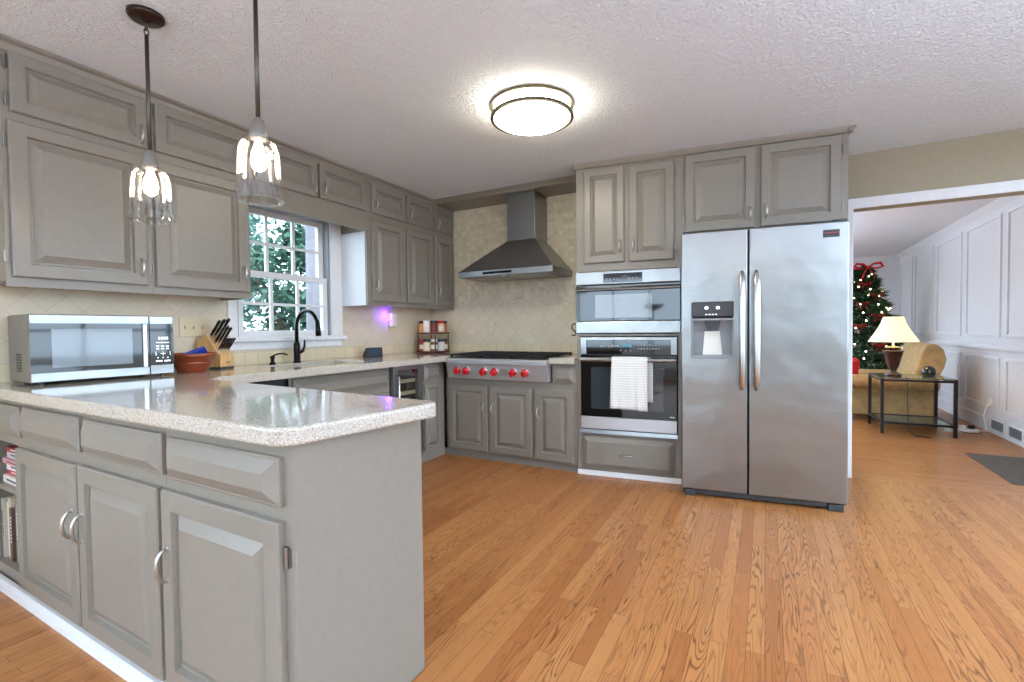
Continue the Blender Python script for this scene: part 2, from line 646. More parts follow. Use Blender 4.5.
struct('wall_rear', MB().grid([-3.23, -2.9, 0.25, 2.14], [0, 0.25, 2.3, CH], {(1, 1)}, -3.6, -3.48, 'y'), M['room_wall'],
       'painted wall behind the viewer with one tall window', 'wall')
struct('wall_living_right', MB().box(2.14, 2.26, 4.34, 11.0, 0, CH), M['white_wall'], 'white panelled wall of the living room', 'wall')
struct('wall_living_far', MB().box(-2.6, 2.26, 10.88, 11.0, 0, CH), M['white_wall'], 'white far wall of the living room behind the tree', 'wall')
struct('wall_living_left', MB().grid([4.46, 4.7, 10.6, 10.88], [0, 0.1, 2.36, CH], {(1, 1)}, -2.6, -2.48, 'x'), M['white_wall'], 'white living room wall with a wide window', 'wall')
struct('ground', MB().box(-40, 40, -40, 40, -0.6, -0.5), M['ground'], 'leaf-strewn ground outside the window', 'ground')


def big_window(name, label, u0, u1, z0, z1, d, axis, n):
    mb = MB()
    t = 0.04
    def bar(a, b, c, e):
        if axis == 'x':
            mb.box(d - 0.03, d + 0.03, a, b, c, e)
        else:
            mb.box(a, b, d - 0.03, d + 0.03, c, e)
    bar(u0, u1, z0, z0 + t); bar(u0, u1, z1 - t, z1)
    for i in range(n + 1):
        u = u0 + t / 2 + (u1 - u0 - t) * i / n
        bar(u - t / 2, u + t / 2, z0 + t, z1 - t)
    zm = (z0 + z1) / 2
    for i in range(n):
        a = u0 + t / 2 + (u1 - u0 - t) * i / n + t / 2
        b = u0 + t / 2 + (u1 - u0 - t) * (i + 1) / n - t / 2
        bar(a, b, zm - 0.015, zm + 0.015)
    struct(name, mb, M['white'], label, 'window')


big_window('window_2', 'white window in the side wall before the peninsula', -3.1, -0.6, 0.3, 2.3, XW - 0.06, 'x', 3)
big_window('window_3', 'tall white window behind the viewer', -2.9, 0.25, 0.25, 2.3, -3.54, 'y', 4)
big_window('window_4', 'wide white window in the kitchen wall facing the peninsula', -1.4, 0.2, 0.1, 2.3, 2.20, 'x', 2)
big_window('window_5', 'wide white window in the kitchen wall nearest the living room', 1.2, 4.1, 0.1, 2.3, 2.20, 'x', 3)
big_window('window_6', 'wide white window of the living room', 4.7, 10.6, 0.1, 2.36, -2.54, 'x', 5)

# --- sink window (double hung, three by two panes in each sash)
win = tag(thing('window_1', 'white double-hung window with divided panes above the sink', 'window', (0, 0, 0)), kind='structure')
mb = MB()
mb.box(XW, XW + 0.018, 2.75, 2.865, 1.10, 2.08)
mb.box(XW, XW + 0.018, 1.885, 1.95, 1.10, 2.08)
mb.box(XW, XW + 0.022, 1.875, 2.875, 2.08, 2.16)
mb.build('window_casing', M['white'], win, bevel=0.003)
mb = MB()
mb.box(XW - 0.10, XW, 2.735, 2.75, 1.12, 2.08).box(XW - 0.10, XW, 1.95, 1.965, 1.12, 2.08).box(XW - 0.10, XW, 1.965, 2.735, 2.062, 2.08)
mb.build('window_jamb', M['jamb'], win)
MB().box(XW - 0.10, XW + 0.05, 1.86, 2.885, 1.085, 1.12).build('window_sill', M['white'], win, bevel=0.006)
MB().box(XW, XW + 0.014, 1.89, 2.86, 1.03, 1.085).build('window_apron', M['white'], win, bevel=0.003)


def sash(d, z0, z1, y0=1.965, y1=2.735, bot=0.045, top=0.04):
    mb = MB()
    st = 0.045
    mb.box(d - 0.018, d + 0.018, y0, y0 + st, z0, z1).box(d - 0.018, d + 0.018, y1 - st, y1, z0, z1)
    mb.box(d - 0.018, d + 0.018, y0 + st, y1 - st, z0, z0 + bot).box(d - 0.018, d + 0.018, y0 + st, y1 - st, z1 - top, z1)
    gy = (y1 - y0 - 2 * st) / 3
    for k in (1, 2):
        y = y0 + st + gy * k
        mb.box(d - 0.01, d + 0.01, y - 0.011, y + 0.011, z0 + bot, z1 - top)
    zm = (z0 + bot + z1 - top) / 2
    mb.box(d - 0.009, d + 0.009, y0 + st, y1 - st, zm - 0.010, zm + 0.010)
    o = mb.build('window_sash', M['white'], win)
    MB().box(d - 0.002, d + 0.002, y0 + st, y1 - st, z0 + bot, z1 - top).build('window_glass', M['pane'], o)
    return o


sash(XW - 0.035, 1.12, 1.60)
sash(XW - 0.078, 1.56, 2.062)
MB().box(XW - 0.012, XW + 0.004, 2.33, 2.38, 1.60, 1.612).build('window_latch', M['nickel'], win)

# --- opening casing, soffit, mouldings
mb = MB().box(0.49, 0.575, YD - 0.02, YD, 0, 2.105).box(0.575, 2.14, YD - 0.02, YD, 2.03, 2.105)
mb.box(0.565, 0.575, YD, YD + 0.12, 0, 2.03)
struct('trim_1', mb, M['white'], 'white casing around the living room opening', 'trim', bevel=0.004)
struct('trim_2', MB().prism([(3.72, 2.44), (4.1, 2.44), (4.1, 2.405), (3.775, 2.405), (3.76, 2.42)], -2.88, -1.36, 'x'), M['cabinet'],
       'taupe soffit board above the hood', 'trim')
struct('trim_3', MB().prism([(-2.92, 2.385), (-2.905, 2.392), (-2.895, 2.42), (-2.872, 2.428), (-2.872, 2.44), (-2.92, 2.44)], 0.745, 4.1, 'y'), M['cabinet'],
       'taupe crown moulding over the window-wall cabinets', 'trim')
struct('trim_4', MB().prism([(0.728, 0), (0.760, 0), (0.760, 0.036), (0.746, 0.036), (0.731, 0.026)], XW, -1.032, 'x'), M['white'],
       'white shoe moulding along the peninsula base', 'trim')
struct('trim_5', MB().prism([(3.535, 0), (3.575, 0), (3.575, 0.05), (3.548, 0.05)], -2.67, -1.33, 'x'), M['cabinet'],
       'grey shoe moulding under the range cabinets', 'trim')

# --- living room panelling (the structure of that room)
XL = 2.14
mb = MB().prism([(XL, 0), (XL - 0.018, 0), (XL - 0.018, 0.13), (XL - 0.008, 0.15), (XL, 0.15)], 4.46, 10.88, 'y')
struct('baseboard_living', mb, M['white'], 'white baseboard of the panelled wall', 'baseboard')
mb = MB().prism([(XL, 0.87), (XL - 0.02, 0.875), (XL - 0.03, 0.90), (XL - 0.02, 0.925), (XL, 0.94)], 4.46, 10.88, 'y')
struct('trim_6', mb, M['white'], 'white chair rail of the panelled wall', 'trim')
mb = MB()


def pframe(y0, y1, z0, z1, w=0.035, d=0.016):
    mb.box(XL - d, XL, y0, y1, z0, z0 + w).box(XL - d, XL, y0, y1, z1 - w, z1)
    mb.box(XL - d, XL, y0, y0 + w, z0 + w, z1 - w).box(XL - d, XL, y1 - w, y1, z0 + w, z1 - w)


for a, b in ((4.55, 5.42), (5.58, 6.53), (6.67, 7.62), (7.78, 8.74), (8.9, 9.85), (10.0, 10.8)):
    pframe(a, b, 1.02, 2.30)
    pframe(a, b, 0.25, 0.81)
struct('trim_7', mb, M['white'], 'white panel mouldings of the living room wall', 'trim', bevel=0.004)
mb = MB().prism([(XL, CH - 0.07), (XL - 0.06, CH), (XL, CH)], 4.46, 10.88, 'y')
struct('trim_8', mb, M['white'], 'white crown moulding of the living room', 'trim')


# ------------------------------------------------------------------ cabinets
DOOR = [(0, 0), (0, -0.018), (0.005, -0.023), (0.058, -0.023), (0.063, -0.007), (0.072, -0.007), (0.103, -0.021), (0.105, -0.022)]
DOOR_S = [(0, 0), (0, -0.018), (0.005, -0.023), (0.05, -0.023), (0.055, -0.007), (0.062, -0.007), (0.086, -0.021), (0.088, -0.022)]
DRAW = [(0, 0), (0, -0.012), (0.004, -0.015), (0.008, -0.015), (0.040, -0.034), (0.042, -0.0345)]


def pull(parent, x, z, vertical=True, L=0.09, m='nickel', y=-0.02):
    mb = MB()
    n = 10
    pts, rs = [], []
    for i in range(n + 1):
        a = math.pi * i / n
        s = -math.cos(a) * L / 2
        out = y - 0.002 - 0.030 * math.sin(a) ** 0.8
        pts.append((x, out, z + s) if vertical else (x + s, out, z))
        rs.append(0.0042 + 0.0022 * math.sin(a))
    mb.tube(pts, 0.005, 8, rs)
    for s in (-L / 2, L / 2):
        c = (x, y + 0.001, z + s) if vertical else (x + s, y + 0.001, z)
        mb.lathe([(0.0075, 0), (0.0075, -0.005)], c, 10, axis='y')
    return mb.build('handle', M[m], parent, smooth=True)


def hinge(parent, x, z, m='hinge', y=0.0):
    mb = MB().box(x - 0.012, x + 0.012, y - 0.003, y + 0.001, z - 0.024, z + 0.024)
    mb.cyl((x, y - 0.006, z - 0.028), 0.005, 0.056, n=8)
    return mb.build('hinge', M[m], parent)


def door(root, x0, x1, z0, z1, hand='R', hz=None, hm='pewter', name='door', prof=None, hinges=True, L=0.085):
    w = min(x1 - x0, z1 - z0)
    prof = prof or (DOOR if w > 0.32 else DOOR_S)
    if w < 0.24:
        prof = [(i * 0.62, y) for i, y in prof]
    d = MB().nested(x0, x1, z0, z1, prof).build(name, M['cabinet'], root)
    hx = x1 - 0.032 if hand == 'R' else x0 + 0.032
    if hz is None:
        hz = z0 + 0.14
    pull(d, hx, hz, True, L, hm)
    if hinges:
        ex = x0 - 0.011 if hand == 'R' else x1 + 0.011
        q = 0.09 if z1 - z0 > 0.35 else 0.05
        hinge(d, ex, z0 + q)
        hinge(d, ex, z1 - q)
    return d


def drawer(root, x0, x1, z0, z1, handle=None):
    k = min(1.0, (z1 - z0) / 0.11)
    d = MB().nested(x0, x1, z0, z1, [(i * k, y) for i, y in DRAW]).build('drawer_front', M['cabinet'], root)
    if handle:
        pull(d, (x0 + x1) / 2, (z0 + z1) / 2, False, 0.10, handle, -0.036)
    return d


# ---- peninsula, faces the viewer (face at y = 0.747)
PY = 0.760
r = thing('bookcase_cabinet', 'grey open bookshelf cabinet at the wall end of the peninsula', 'cabinet', (0, PY, 0))
mb = MB()
mb.box(XW, -2.85, 0, 0.02, 0.055, 0.095).box(XW, -2.85, 0, 0.02, 0.67, 0.873)
mb.box(XW, -3.21, 0, 0.02, 0.095, 0.67)
mb.box(XW, -3.215, 0.02, 0.46, 0.055, 0.873).box(-2.87, -2.85, 0.0, 0.46, 0.095, 0.67)
mb.box(-3.215, -2.85, 0.30, 0.32, 0.095, 0.67)
mb.box(-3.215, -2.85, 0.02, 0.30, 0.07, 0.095).box(-3.215, -2.85, 0.02, 0.30, 0.67, 0.69)
mb.box(XW, -2.85, 0.01, 0.46, 0.0, 0.055)
mb.build('cabinet_body', M['cabinet'], r)
MB().box(-3.214, -2.871, 0.004, 0.299, 0.44, 0.462).build('shelf', M['cabinet'], r)
drawer(r, -3.20, -2.80, 0.713, 0.846)
r = thing('base_cabinet', 'wide grey peninsula cabinet with two arched-handle doors and two drawer fronts', 'cabinet', (0, PY, 0))
MB().box(-2.849, -1.645, 0, 0.46, 0, 0.873).build('cabinet_body', M['cabinet'], r)
door(r, -2.832, -2.243, 0.062, 0.668, 'R', 0.445, 'nickel', hinges=False, L=0.10)
d = door(r, -2.224, -1.662, 0.062, 0.672, 'L', 0.445, 'nickel', hinges=True, L=0.10)
drawer(r, -2.768, -2.222, 0.718, 0.848)
drawer(r, -2.185, -1.640, 0.716, 0.844)
r = thing('base_cabinet', 'grey single-door cabinet at the free end of the peninsula', 'cabinet', (0, PY, 0))
MB().prism([(-1.645, 0), (-1.032, 0), (-1.02, 0.474), (-1.645, 0.474)], 0, 0.873).build('cabinet_body', M['cabinet'], r, bevel=0.002)
door(r, -1.636, -1.074, 0.07, 0.674, 'L', 0.447, 'nickel', L=0.10)
drawer(r, -1.607, -1.074, 0.711, 0.838)

# ---- window-wall base run, faces +x: local x = world y, local y = -world x
FX = -2.63
r = thing('dishwasher', 'stainless dishwasher with black control strip beside the sink cabinet', 'dishwasher', (FX, 0, 0), 90)
MB().box(1.40, 1.90, 0.0, 0.55, 0.0, 0.862).build('tub', M['dark_grey'], r)
MB().box(1.405, 1.895, -0.022, 0.0, 0.10, 0.79).build('door', M['steel'], r, bevel=0.004)
MB().box(1.405, 1.895, -0.018, 0.0, 0.795, 0.862).build('control_strip', M['gloss_black'], r, bevel=0.003)
r = thing('sink_cabinet', 'grey sink base cabinet below the window', 'cabinet', (FX, 0, 0), 90)
mb = MB().box(1.905, 2.80, 0, 0.02, 0.09, 0.873).box(1.905, 1.925, 0.02, 0.56, 0.0, 0.873).box(2.78, 2.80, 0.02, 0.56, 0.0, 0.873).box(1.925, 2.78, 0.05, 0.56, 0.0, 0.1)
mb.build('cabinet_body', M['cabinet'], r)
MB().nested(1.93, 2.775, 0.715, 0.85, DRAW).build('false_front', M['cabinet'], r)
door(r, 1.93, 2.345, 0.11, 0.68, 'R', 0.58, 'pewter')
door(r, 2.36, 2.775, 0.11, 0.68, 'L', 0.58, 'pewter')
r = thing('wine_cooler', 'under-counter wine cooler with steel-framed glass door', 'wine cooler', (FX, 0, 0), 90)
mb = MB().box(2.805, 3.165, 0.50, 0.55, 0.02, 0.875).box(2.805, 2.825, 0.0, 0.5, 0.02, 0.875).box(3.145, 3.165, 0.0, 0.5, 0.02, 0.875)
mb.box(2.825, 3.145, 0.0, 0.5, 0.02, 0.09).box(2.825, 3.145, 0.0, 0.5, 0.84, 0.875)
mb.build('cooler_body', M['black'], r)
d = MB().grid([2.808, 2.858, 3.112, 3.162], [0.10, 0.14, 0.83, 0.872], {(1, 1)}, -0.04, 0.0, 'y').build('door', M['steel'], r, bevel=0.003)
MB().box(2.858, 3.112, -0.022, -0.016, 0.14, 0.83).build('door_glass', M['pane'], d)
mb = MB().tube([(2.833, -0.04, 0.38), (2.833, -0.075, 0.40), (2.833, -0.075, 0.78), (2.833, -0.04, 0.80)], 0.007, 8)
mb.build('handle', M['chrome'], d, smooth=True)
for z in (0.22, 0.32, 0.42, 0.52, 0.62, 0.72):
    mb = MB().box(2.826, 3.144, 0.004, 0.022, z, z + 0.028)
    sh = mb.build('rack_front', M['cooler_wood'], r)
    mb = MB()
    for i in range(7):
        y = 2.84 + i * 0.048
        mb.box(y, y + 0.006, 0.022, 0.49, z + 0.006, z + 0.012)
    mb.build('rack_wires', M['pewter'], sh)
r = thing('base_cabinet', 'narrow grey cabinet between the wine cooler and the range corner', 'cabinet', (FX, 0, 0), 90)
MB().box(3.168, 3.515, 0, 0.55, 0.0, 0.873).build('cabinet_body', M['cabinet'], r)
drawer(r, 3.215, 3.425, 0.715, 0.855)
d = MB().nested(3.215, 3.425, 0.10, 0.68, [(i * 0.62, y) for i, y in DOOR_S]).build('door', M['cabinet'], r)

# ---- range base run, faces the viewer (face at y = 3.52)
FY = 3.52
r = thing('base_cabinet', 'grey two-door cabinet under the red-knobbed range top', 'cabinet', (0, FY, 0))
mb = MB().box(-2.60, -1.70, 0, 0.56, 0.055, 0.715).box(-2.60, -1.70, 0.055, 0.56, 0, 0.055)
mb.build('cabinet_body', M['cabinet'], r)
door(r, -2.565, -2.150, 0.075, 0.665, 'R', 0.46, 'nickel', hinges=False)
door(r, -2.128, -1.718, 0.075, 0.66, 'L', 0.46, 'nickel')
r = thing('base_cabinet', 'narrow grey cabinet with small drawer between range top and oven tower', 'cabinet', (0, FY, 0))
MB().prism([(-1.70, 0), (-1.322, 0), (-1.392, 0.57), (-1.70, 0.57)], 0.055, 0.715).prism([(-1.535, 0), (-1.322, 0), (-1.392, 0.57), (-1.535, 0.57)], 0.715, 0.873).prism([(-1.70, 0.055), (-1.332, 0.055), (-1.392, 0.57), (-1.70, 0.57)], 0, 0.055).build('cabinet_body', M['cabinet'], r)
door(r, -1.690, -1.350, 0.075, 0.66, 'L', 0.46, 'nickel')
drawer(r, -1.525, -1.335, 0.715, 0.855)

# ---- upper cabinets on the window wall (face x = -2.92)
UX = -2.92
r = thing('wall_cabinet', 'taupe upper cabinet above the countertop microwave', 'cabinet', (UX, 0, 0), 90)
MB().box(0.755, 1.315, 0, 0.305, 1.392, 2.43).box(0.755, 1.315, 0, 0.02, 1.368, 1.392).build('cabinet_body', M['cabinet'], r)
door(r, 0.782, 1.297, 2.135, 2.395, 'R', 2.20, 'nickel')
door(r, 0.772, 1.284, 1.410, 2.095, 'R', 1.50, 'nickel')
r = thing('wall_cabinet', 'taupe upper cabinet beside the sink window, between window and microwave', 'cabinet', (UX, 0, 0), 90)
MB().box(1.316, 1.862, 0, 0.305, 1.392, 2.43).box(1.316, 1.862, 0, 0.02, 1.368, 1.392).box(1.844, 1.862, 0.02, 0.305, 1.368, 1.392).build('cabinet_body', M['cabinet'], r)
door(r, 1.338, 1.84, 2.14, 2.40, 'R', 2.20, 'nickel')
door(r, 1.326, 1.838, 1.408, 2.09, 'R', 1.53, 'nickel')
r = thing('wall_cabinet', 'shallow taupe cabinet with two small doors over the sink window', 'cabinet', (UX, 0, 0), 90)
MB().box(1.863, 2.868, 0, 0.305, 2.12, 2.43).build('cabinet_body', M['cabinet'], r)
door(r, 1.90, 2.378, 2.14, 2.40, 'R', 2.20, 'nickel')
door(r, 2.398, 2.852, 2.145, 2.40, 'L', 2.215, 'nickel')
MB().box(1.863, 2.868, 0.0, 0.02, 1.985, 2.12).build('valance', M['cabinet'], r)
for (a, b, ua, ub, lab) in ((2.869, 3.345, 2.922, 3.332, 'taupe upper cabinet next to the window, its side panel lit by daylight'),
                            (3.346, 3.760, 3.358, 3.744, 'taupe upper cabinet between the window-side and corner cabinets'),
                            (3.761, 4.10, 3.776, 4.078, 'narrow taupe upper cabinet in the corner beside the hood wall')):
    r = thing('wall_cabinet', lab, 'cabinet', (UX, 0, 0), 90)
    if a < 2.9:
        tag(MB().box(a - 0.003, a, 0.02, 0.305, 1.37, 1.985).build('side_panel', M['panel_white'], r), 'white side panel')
    MB().box(a, b, 0, 0.305, 1.392, 2.43).box(a, b, 0, 0.02, 1.368, 1.392).build('cabinet_body', M['cabinet'], r)
    door(r, ua, ub, 2.145, 2.395, 'L', 2.225, 'nickel')
    door(r, ua - 0.006, ub - 0.006, 1.408, 2.09, 'L', 1.55, 'nickel')

# under-cabinet lights
for (a, b, lab) in ((0.80, 1.80, 'slim warm light bar under the cabinets above the microwave'), (2.95, 4.0, 'slim warm light bar under the cabinets above the spice rack')):
    r = thing('under_cabinet_light', lab, 'light', (UX, 0, 0), 90)
    MB().box(a, b, 0.03, 0.07, 1.378, 1.3915).build('housing', M['white_plastic'], r)
    MB().box(a + 0.01, b - 0.01, 0.034, 0.066, 1.375, 1.378).build('diffuser', M['led'], r)

# ---- oven tower and refrigerator bay (turned a few degrees, as in the photograph)
TA = 6.9
T0 = (-1.318, 3.52)
r = thing('oven_cabinet', 'tall grey cabinet housing the built-in ovens', 'cabinet', (*T0, 0), TA)
mb = MB().grid([0, 0.028, 0.756, 0.787], [0.036, 0.335, 1.095, 1.112, 1.60, 2.40], {(1, 1), (1, 3)}, 0.0, 0.57, 'y')
mb.box(0, 0.787, 0.005, 0.57, 0, 0.036).box(0, 0.787, 0, 0.57, 2.40, 2.435)
mb.build('cabinet_body', M['cabinet'], r)
door(r, 0.064, 0.372, 1.662, 2.382, 'R', 1.78, 'nickel', hinges=False)
door(r, 0.408, 0.730, 1.660, 2.380, 'L', 1.78, 'nickel')
drawer(r, 0.042, 0.736, 0.058, 0.312, 'nickel')
MB().prism([(-0.012, 0), (0.005, 0), (0.005, 0.036), (-0.006, 0.036)], 0.0, 0.787, 'x').build('base_moulding', M['white'], r)
mb = MB().prism([(0, 2.40), (-0.014, 2.405), (-0.03, 2.43), (-0.034, 2.44), (0, 2.44)], -0.012, 1.82, 'x')
mb.prism([(1.80, 2.40), (1.814, 2.405), (1.832, 2.43), (1.836, 2.44), (1.80, 2.44)], -0.034, 0.55, 'y')
o = mb.build('trim_9', M['cabinet'])
o.location = (*T0, 0)
o.rotation_euler = (0, 0, R(TA))
tag(o, 'taupe crown moulding over the oven and refrigerator cabinets', 'trim', kind='structure')

r = thing('built_in_microwave', 'stainless built-in microwave oven above the wall oven', 'microwave', (*T0, 0), TA)
MB().box(0.035, 0.745, 0.002, 0.45, 1.125, 1.59).build('oven_body', M['dark_grey'], r)
MB().box(-0.004, 0.776, -0.022, -0.001, 1.495, 1.594).build('top_panel', M['steel'], r, bevel=0.004)
c = MB().box(0.215, 0.505, -0.026, -0.022, 1.505, 1.575).build('control_panel', M['gloss_black'], r)
mb = MB()
for i in range(9):
    if i in (4, 5):
        continue
    mb.box(0.235 + i * 0.028, 0.248 + i * 0.028, -0.0268, -0.026, 1.522, 1.538)
mb.build('control_marks', M['grey_plastic'], c)
MB().box(0.352, 0.402, -0.0268, -0.026, 1.535, 1.562).build('display', M['dark_glass'], c)
MB().box(-0.002, 0.774, -0.020, -0.001, 1.212, 1.488).build('door', M['gloss_black'], r, bevel=0.003)
d = MB().prism([(-0.02, 1.442), (-0.052, 1.447), (-0.054, 1.458), (-0.02, 1.475)], 0.0, 0.772, 'x').build('handle', M['steel'], r)
MB().box(0.15, 0.575, -0.0225, -0.020, 1.236, 1.415).build('door_window', M['mw_window'], r)
MB().box(-0.004, 0.776, -0.024, -0.001, 1.118, 1.208).build('bottom_panel', M['steel'], r, bevel=0.004)
MB().box(0.335, 0.385, -0.0212, -0.020, 1.219, 1.225).build('badge', M['grey_plastic'], r)

r = thing('wall_oven', 'stainless wall oven with black glass door below the built-in microwave', 'oven', (*T0, 0), TA)
MB().box(0.035, 0.748, 0.002, 0.5, 0.345, 1.088).build('oven_body', M['dark_grey'], r)
MB().grid([0.032, 0.078, 0.706, 0.752], [0.955, 0.972, 1.062, 1.087], {(1, 1), (1, 0)}, -0.026, -0.001, 'y').build('top_frame', M['steel'], r, bevel=0.003)
c = MB().box(0.078, 0.706, -0.018, -0.001, 0.955, 1.062).build('control_panel', M['gloss_black'], r)
MB().box(0.355, 0.43, -0.0188, -0.018, 1.01, 1.042).build('display', M['ui_blue'], c)
mb = MB()
for i in range(7):
    mb.box(0.185 + i * 0.021, 0.199 + i * 0.021, -0.0188, -0.018, 1.012, 1.026)
for i in range(8):
    for j in range(2):
        mb.box(0.47 + i * 0.021, 0.482 + i * 0.021, -0.0188, -0.018, 0.994 + j * 0.026, 1.004 + j * 0.026)
for i in range(3):
    mb.box(0.34 + i * 0.035, 0.352 + i * 0.035, -0.0188, -0.018, 0.982, 0.99)
mb.build('control_marks', M['grey_plastic'], c)
d = MB().box(0.034, 0.75, -0.026, -0.001, 0.47, 0.950).build('door', M['gloss_black'], r, bevel=0.003)
MB().box(0.115, 0.655, -0.0275, -0.026, 0.53, 0.855).build('door_window', M['dark_glass'], d)
mb = MB().tube([(0.036, -0.066, 0.915), (0.748, -0.066, 0.915)], 0.0165, 14)
mb.box(0.050, 0.072, -0.066, -0.02, 0.900, 0.930).box(0.712, 0.734, -0.066, -0.02, 0.900, 0.930)
mb.build('handle', M['steel'], d, smooth=False)
MB().box(0.034, 0.75, -0.026, -0.001, 0.372, 0.467).build('bottom_panel', M['steel_satin'], r, bevel=0.003)
MB().prism([(-0.034, 0.338), (-0.001, 0.338), (-0.001, 0.366), (-0.028, 0.366)], 0.03, 0.754, 'x').build('vent_trim', M['steel'], r)
MB().box(0.700, 0.73, -0.027, -0.026, 0.49, 0.497).build('badge', M['nickel'], d)

# towel over the oven handle: one cloth with a front and a shorter back fall
mb = MB()
rows, cols = 34, 18
ca, sa = math.cos(R(TA)), math.sin(R(TA))
prof = []
for i in range(17):
    prof.append((-0.0915 + 0.001 * i / 16, 0.552 + (0.915 - 0.552) * i / 16))
for i in range(1, 8):
    a = math.pi * i / 8
    prof.append((-0.066 - 0.024 * math.cos(a), 0.915 + 0.024 * math.sin(a)))
for i in range(11):
    prof.append((-0.042 + 0.002 * i / 10, 0.915 - (0.915 - 0.60) * i / 10))
vs = []
npf = len(prof)
for k, (y, z) in enumerate(prof):
    row = []
    back = max(0.0, (k - 20) / (npf - 20))
    for c in range(cols + 1):
        u = c / cols
        fr = max(0.0, 1 - k / 17)
        x = 0.285 + 0.262 * u + 0.035 * min(1, back * 3) + 0.012 * fr * (u - 0.5) - 0.006 * fr
        wob = 0.010 * math.sin(u * 9 + 0.8) * fr + 0.006 * math.sin(u * 17 + k * 0.2) * fr
        zz = z - (0.012 * u * fr if k < 12 else 0)
        yy = y - abs(wob) if k < 17 else y + 0.002 * math.sin(u * 11) * (1 if back > 0.2 else 0)
        row.append(mb.bm.verts.new((x, yy, zz)))
    vs.append(row)
for a, b in zip(vs, vs[1:]):
    for c in range(cols):
        mb.bm.faces.new((a[c], a[c + 1], b[c + 1], b[c]))
o = mb.build('towel', M['towel'], smooth=True)
so = o.modifiers.new('thick', 'SOLIDIFY')
so.thickness = 0.005
so.offset = 0
o.location = (*T0, 0)
o.rotation_euler = (0, 0, R(TA))
tag(o, 'white ribbed kitchen towel hung over the oven door handle', 'towel')

r = thing('refrigerator_cabinet', 'taupe two-door cabinet above the refrigerator', 'cabinet', (*T0, 0), TA)
MB().box(0.788, 1.80, 0, 0.57, 1.82, 2.435).build('cabinet_body', M['cabinet'], r)
door(r, 0.806, 1.258, 1.842, 2.395, 'R', 1.935, 'nickel')
door(r, 1.294, 1.756, 1.842, 2.395, 'L', 1.945, 'nickel')

# ---- refrigerator, stands 0.25 in front of the cabinet faces
FO = -0.25
r = thing('refrigerator', 'large stainless side-by-side refrigerator with water dispenser', 'refrigerator',
          (T0[0] - FO * math.sin(R(TA)) * -1 * -1, T0[1] + FO * math.cos(R(TA)), 0), TA)
r.location = (T0[0] + (-FO) * math.sin(R(TA)), T0[1] + FO * math.cos(R(TA)), 0)
S0, SM, S1 = 0.786, 1.197, 1.747
MB().box(S0 + 0.004, S1 - 0.004, 0.075, 0.80, 0.03, 1.765).build('cabinet_shell', M['dark_grey'], r, bevel=0.004)
zt, zb = 1.795, 0.052
d1, d2, e1, e2 = 0.858, 1.106, 0.955, 1.318
dr = MB().grid([S0, d1, d2, SM - 0.004], [zb, e1, e2, zt], {(1, 1)}, 0.0, 0.068, 'y').build('freezer_door', M['steel'], r, bevel=0.009, seg=3)
mb = MB()
zs = 1.205
mb.grid([d1 - 0.004, d1 + 0.004, d2 - 0.004, d2 + 0.004], [e1 - 0.004, e1 + 0.006, zs - 0.004, zs + 0.01], {(1, 1)}, -0.006, 0.066, 'y')
mb.box(d1 + 0.004, d2 - 0.004, 0.060, 0.066, e1 + 0.006, zs - 0.004)
mb.build('dispenser_recess', M['grey_plastic'], dr)
mb = MB().box(d1 - 0.004, d2 + 0.004, -0.008, 0.05, zs + 0.022, e2 + 0.004)
c = mb.build('dispenser_panel', M['dark_grey'], dr, bevel=0.003)
mb = MB()
for x in (0.945, 1.015):
    mb.ball((x, -0.008, 1.285), 0.011, 1.2, 0.15, 1.0, 10)
for i in range(4):
    mb.box(0.938 + i * 0.02, 0.95 + i * 0.02, -0.0088, -0.008, 1.238, 1.244)
mb.build('dispenser_marks', M['ui_white'], c)
MB().prism([(0.930, 1.205), (1.035, 1.205), (1.015, 1.135), (0.95, 1.135)], 0.008, 0.05, 'y').build('spout', M['dark_grey'], dr)
MB().prism([(0.920, 0.965), (1.045, 0.965), (1.03, 1.13), (0.935, 1.13)], 0.048, 0.06, 'y').build('paddle', M['white_plastic'], dr, bevel=0.003)
MB().box(d1 + 0.006, d2 - 0.006, 0.004, 0.058, e1 + 0.006, e1 + 0.014).build('drip_tray', M['grey_plastic'], dr)
fd = MB().box(SM + 0.004, S1, 0.0, 0.068, zb, zt).build('fridge_door', M['steel'], r, bevel=0.009, seg=3)
b = MB().box(1.608, 1.694, -0.004, 0.0, 1.700, 1.746).build('badge', M['dark_grey'], fd)
MB().box(1.612, 1.690, -0.0052, -0.004, 1.724, 1.731).build('badge_lettering', M['badge_red'], b)


def bow(x):
    pts, rs = [], []
    for i in range(25):
        s = i / 24
        z = 0.745 + 0.775 * s
        y = -0.018 - 0.042 * (1 - (2 * s - 1) ** 4)
        pts.append((x, y, z))
        rs.append(0.019 * min(1.0, 0.35 + 9 * min(s, 1 - s)))
    mb = MB().tube(pts, 0.013, 14, rs, flat=0.7)
    for z in (0.765, 1.50):
        mb.cyl((x, -0.03, z), 0.010, 0.03, 'y', 10)
    return mb


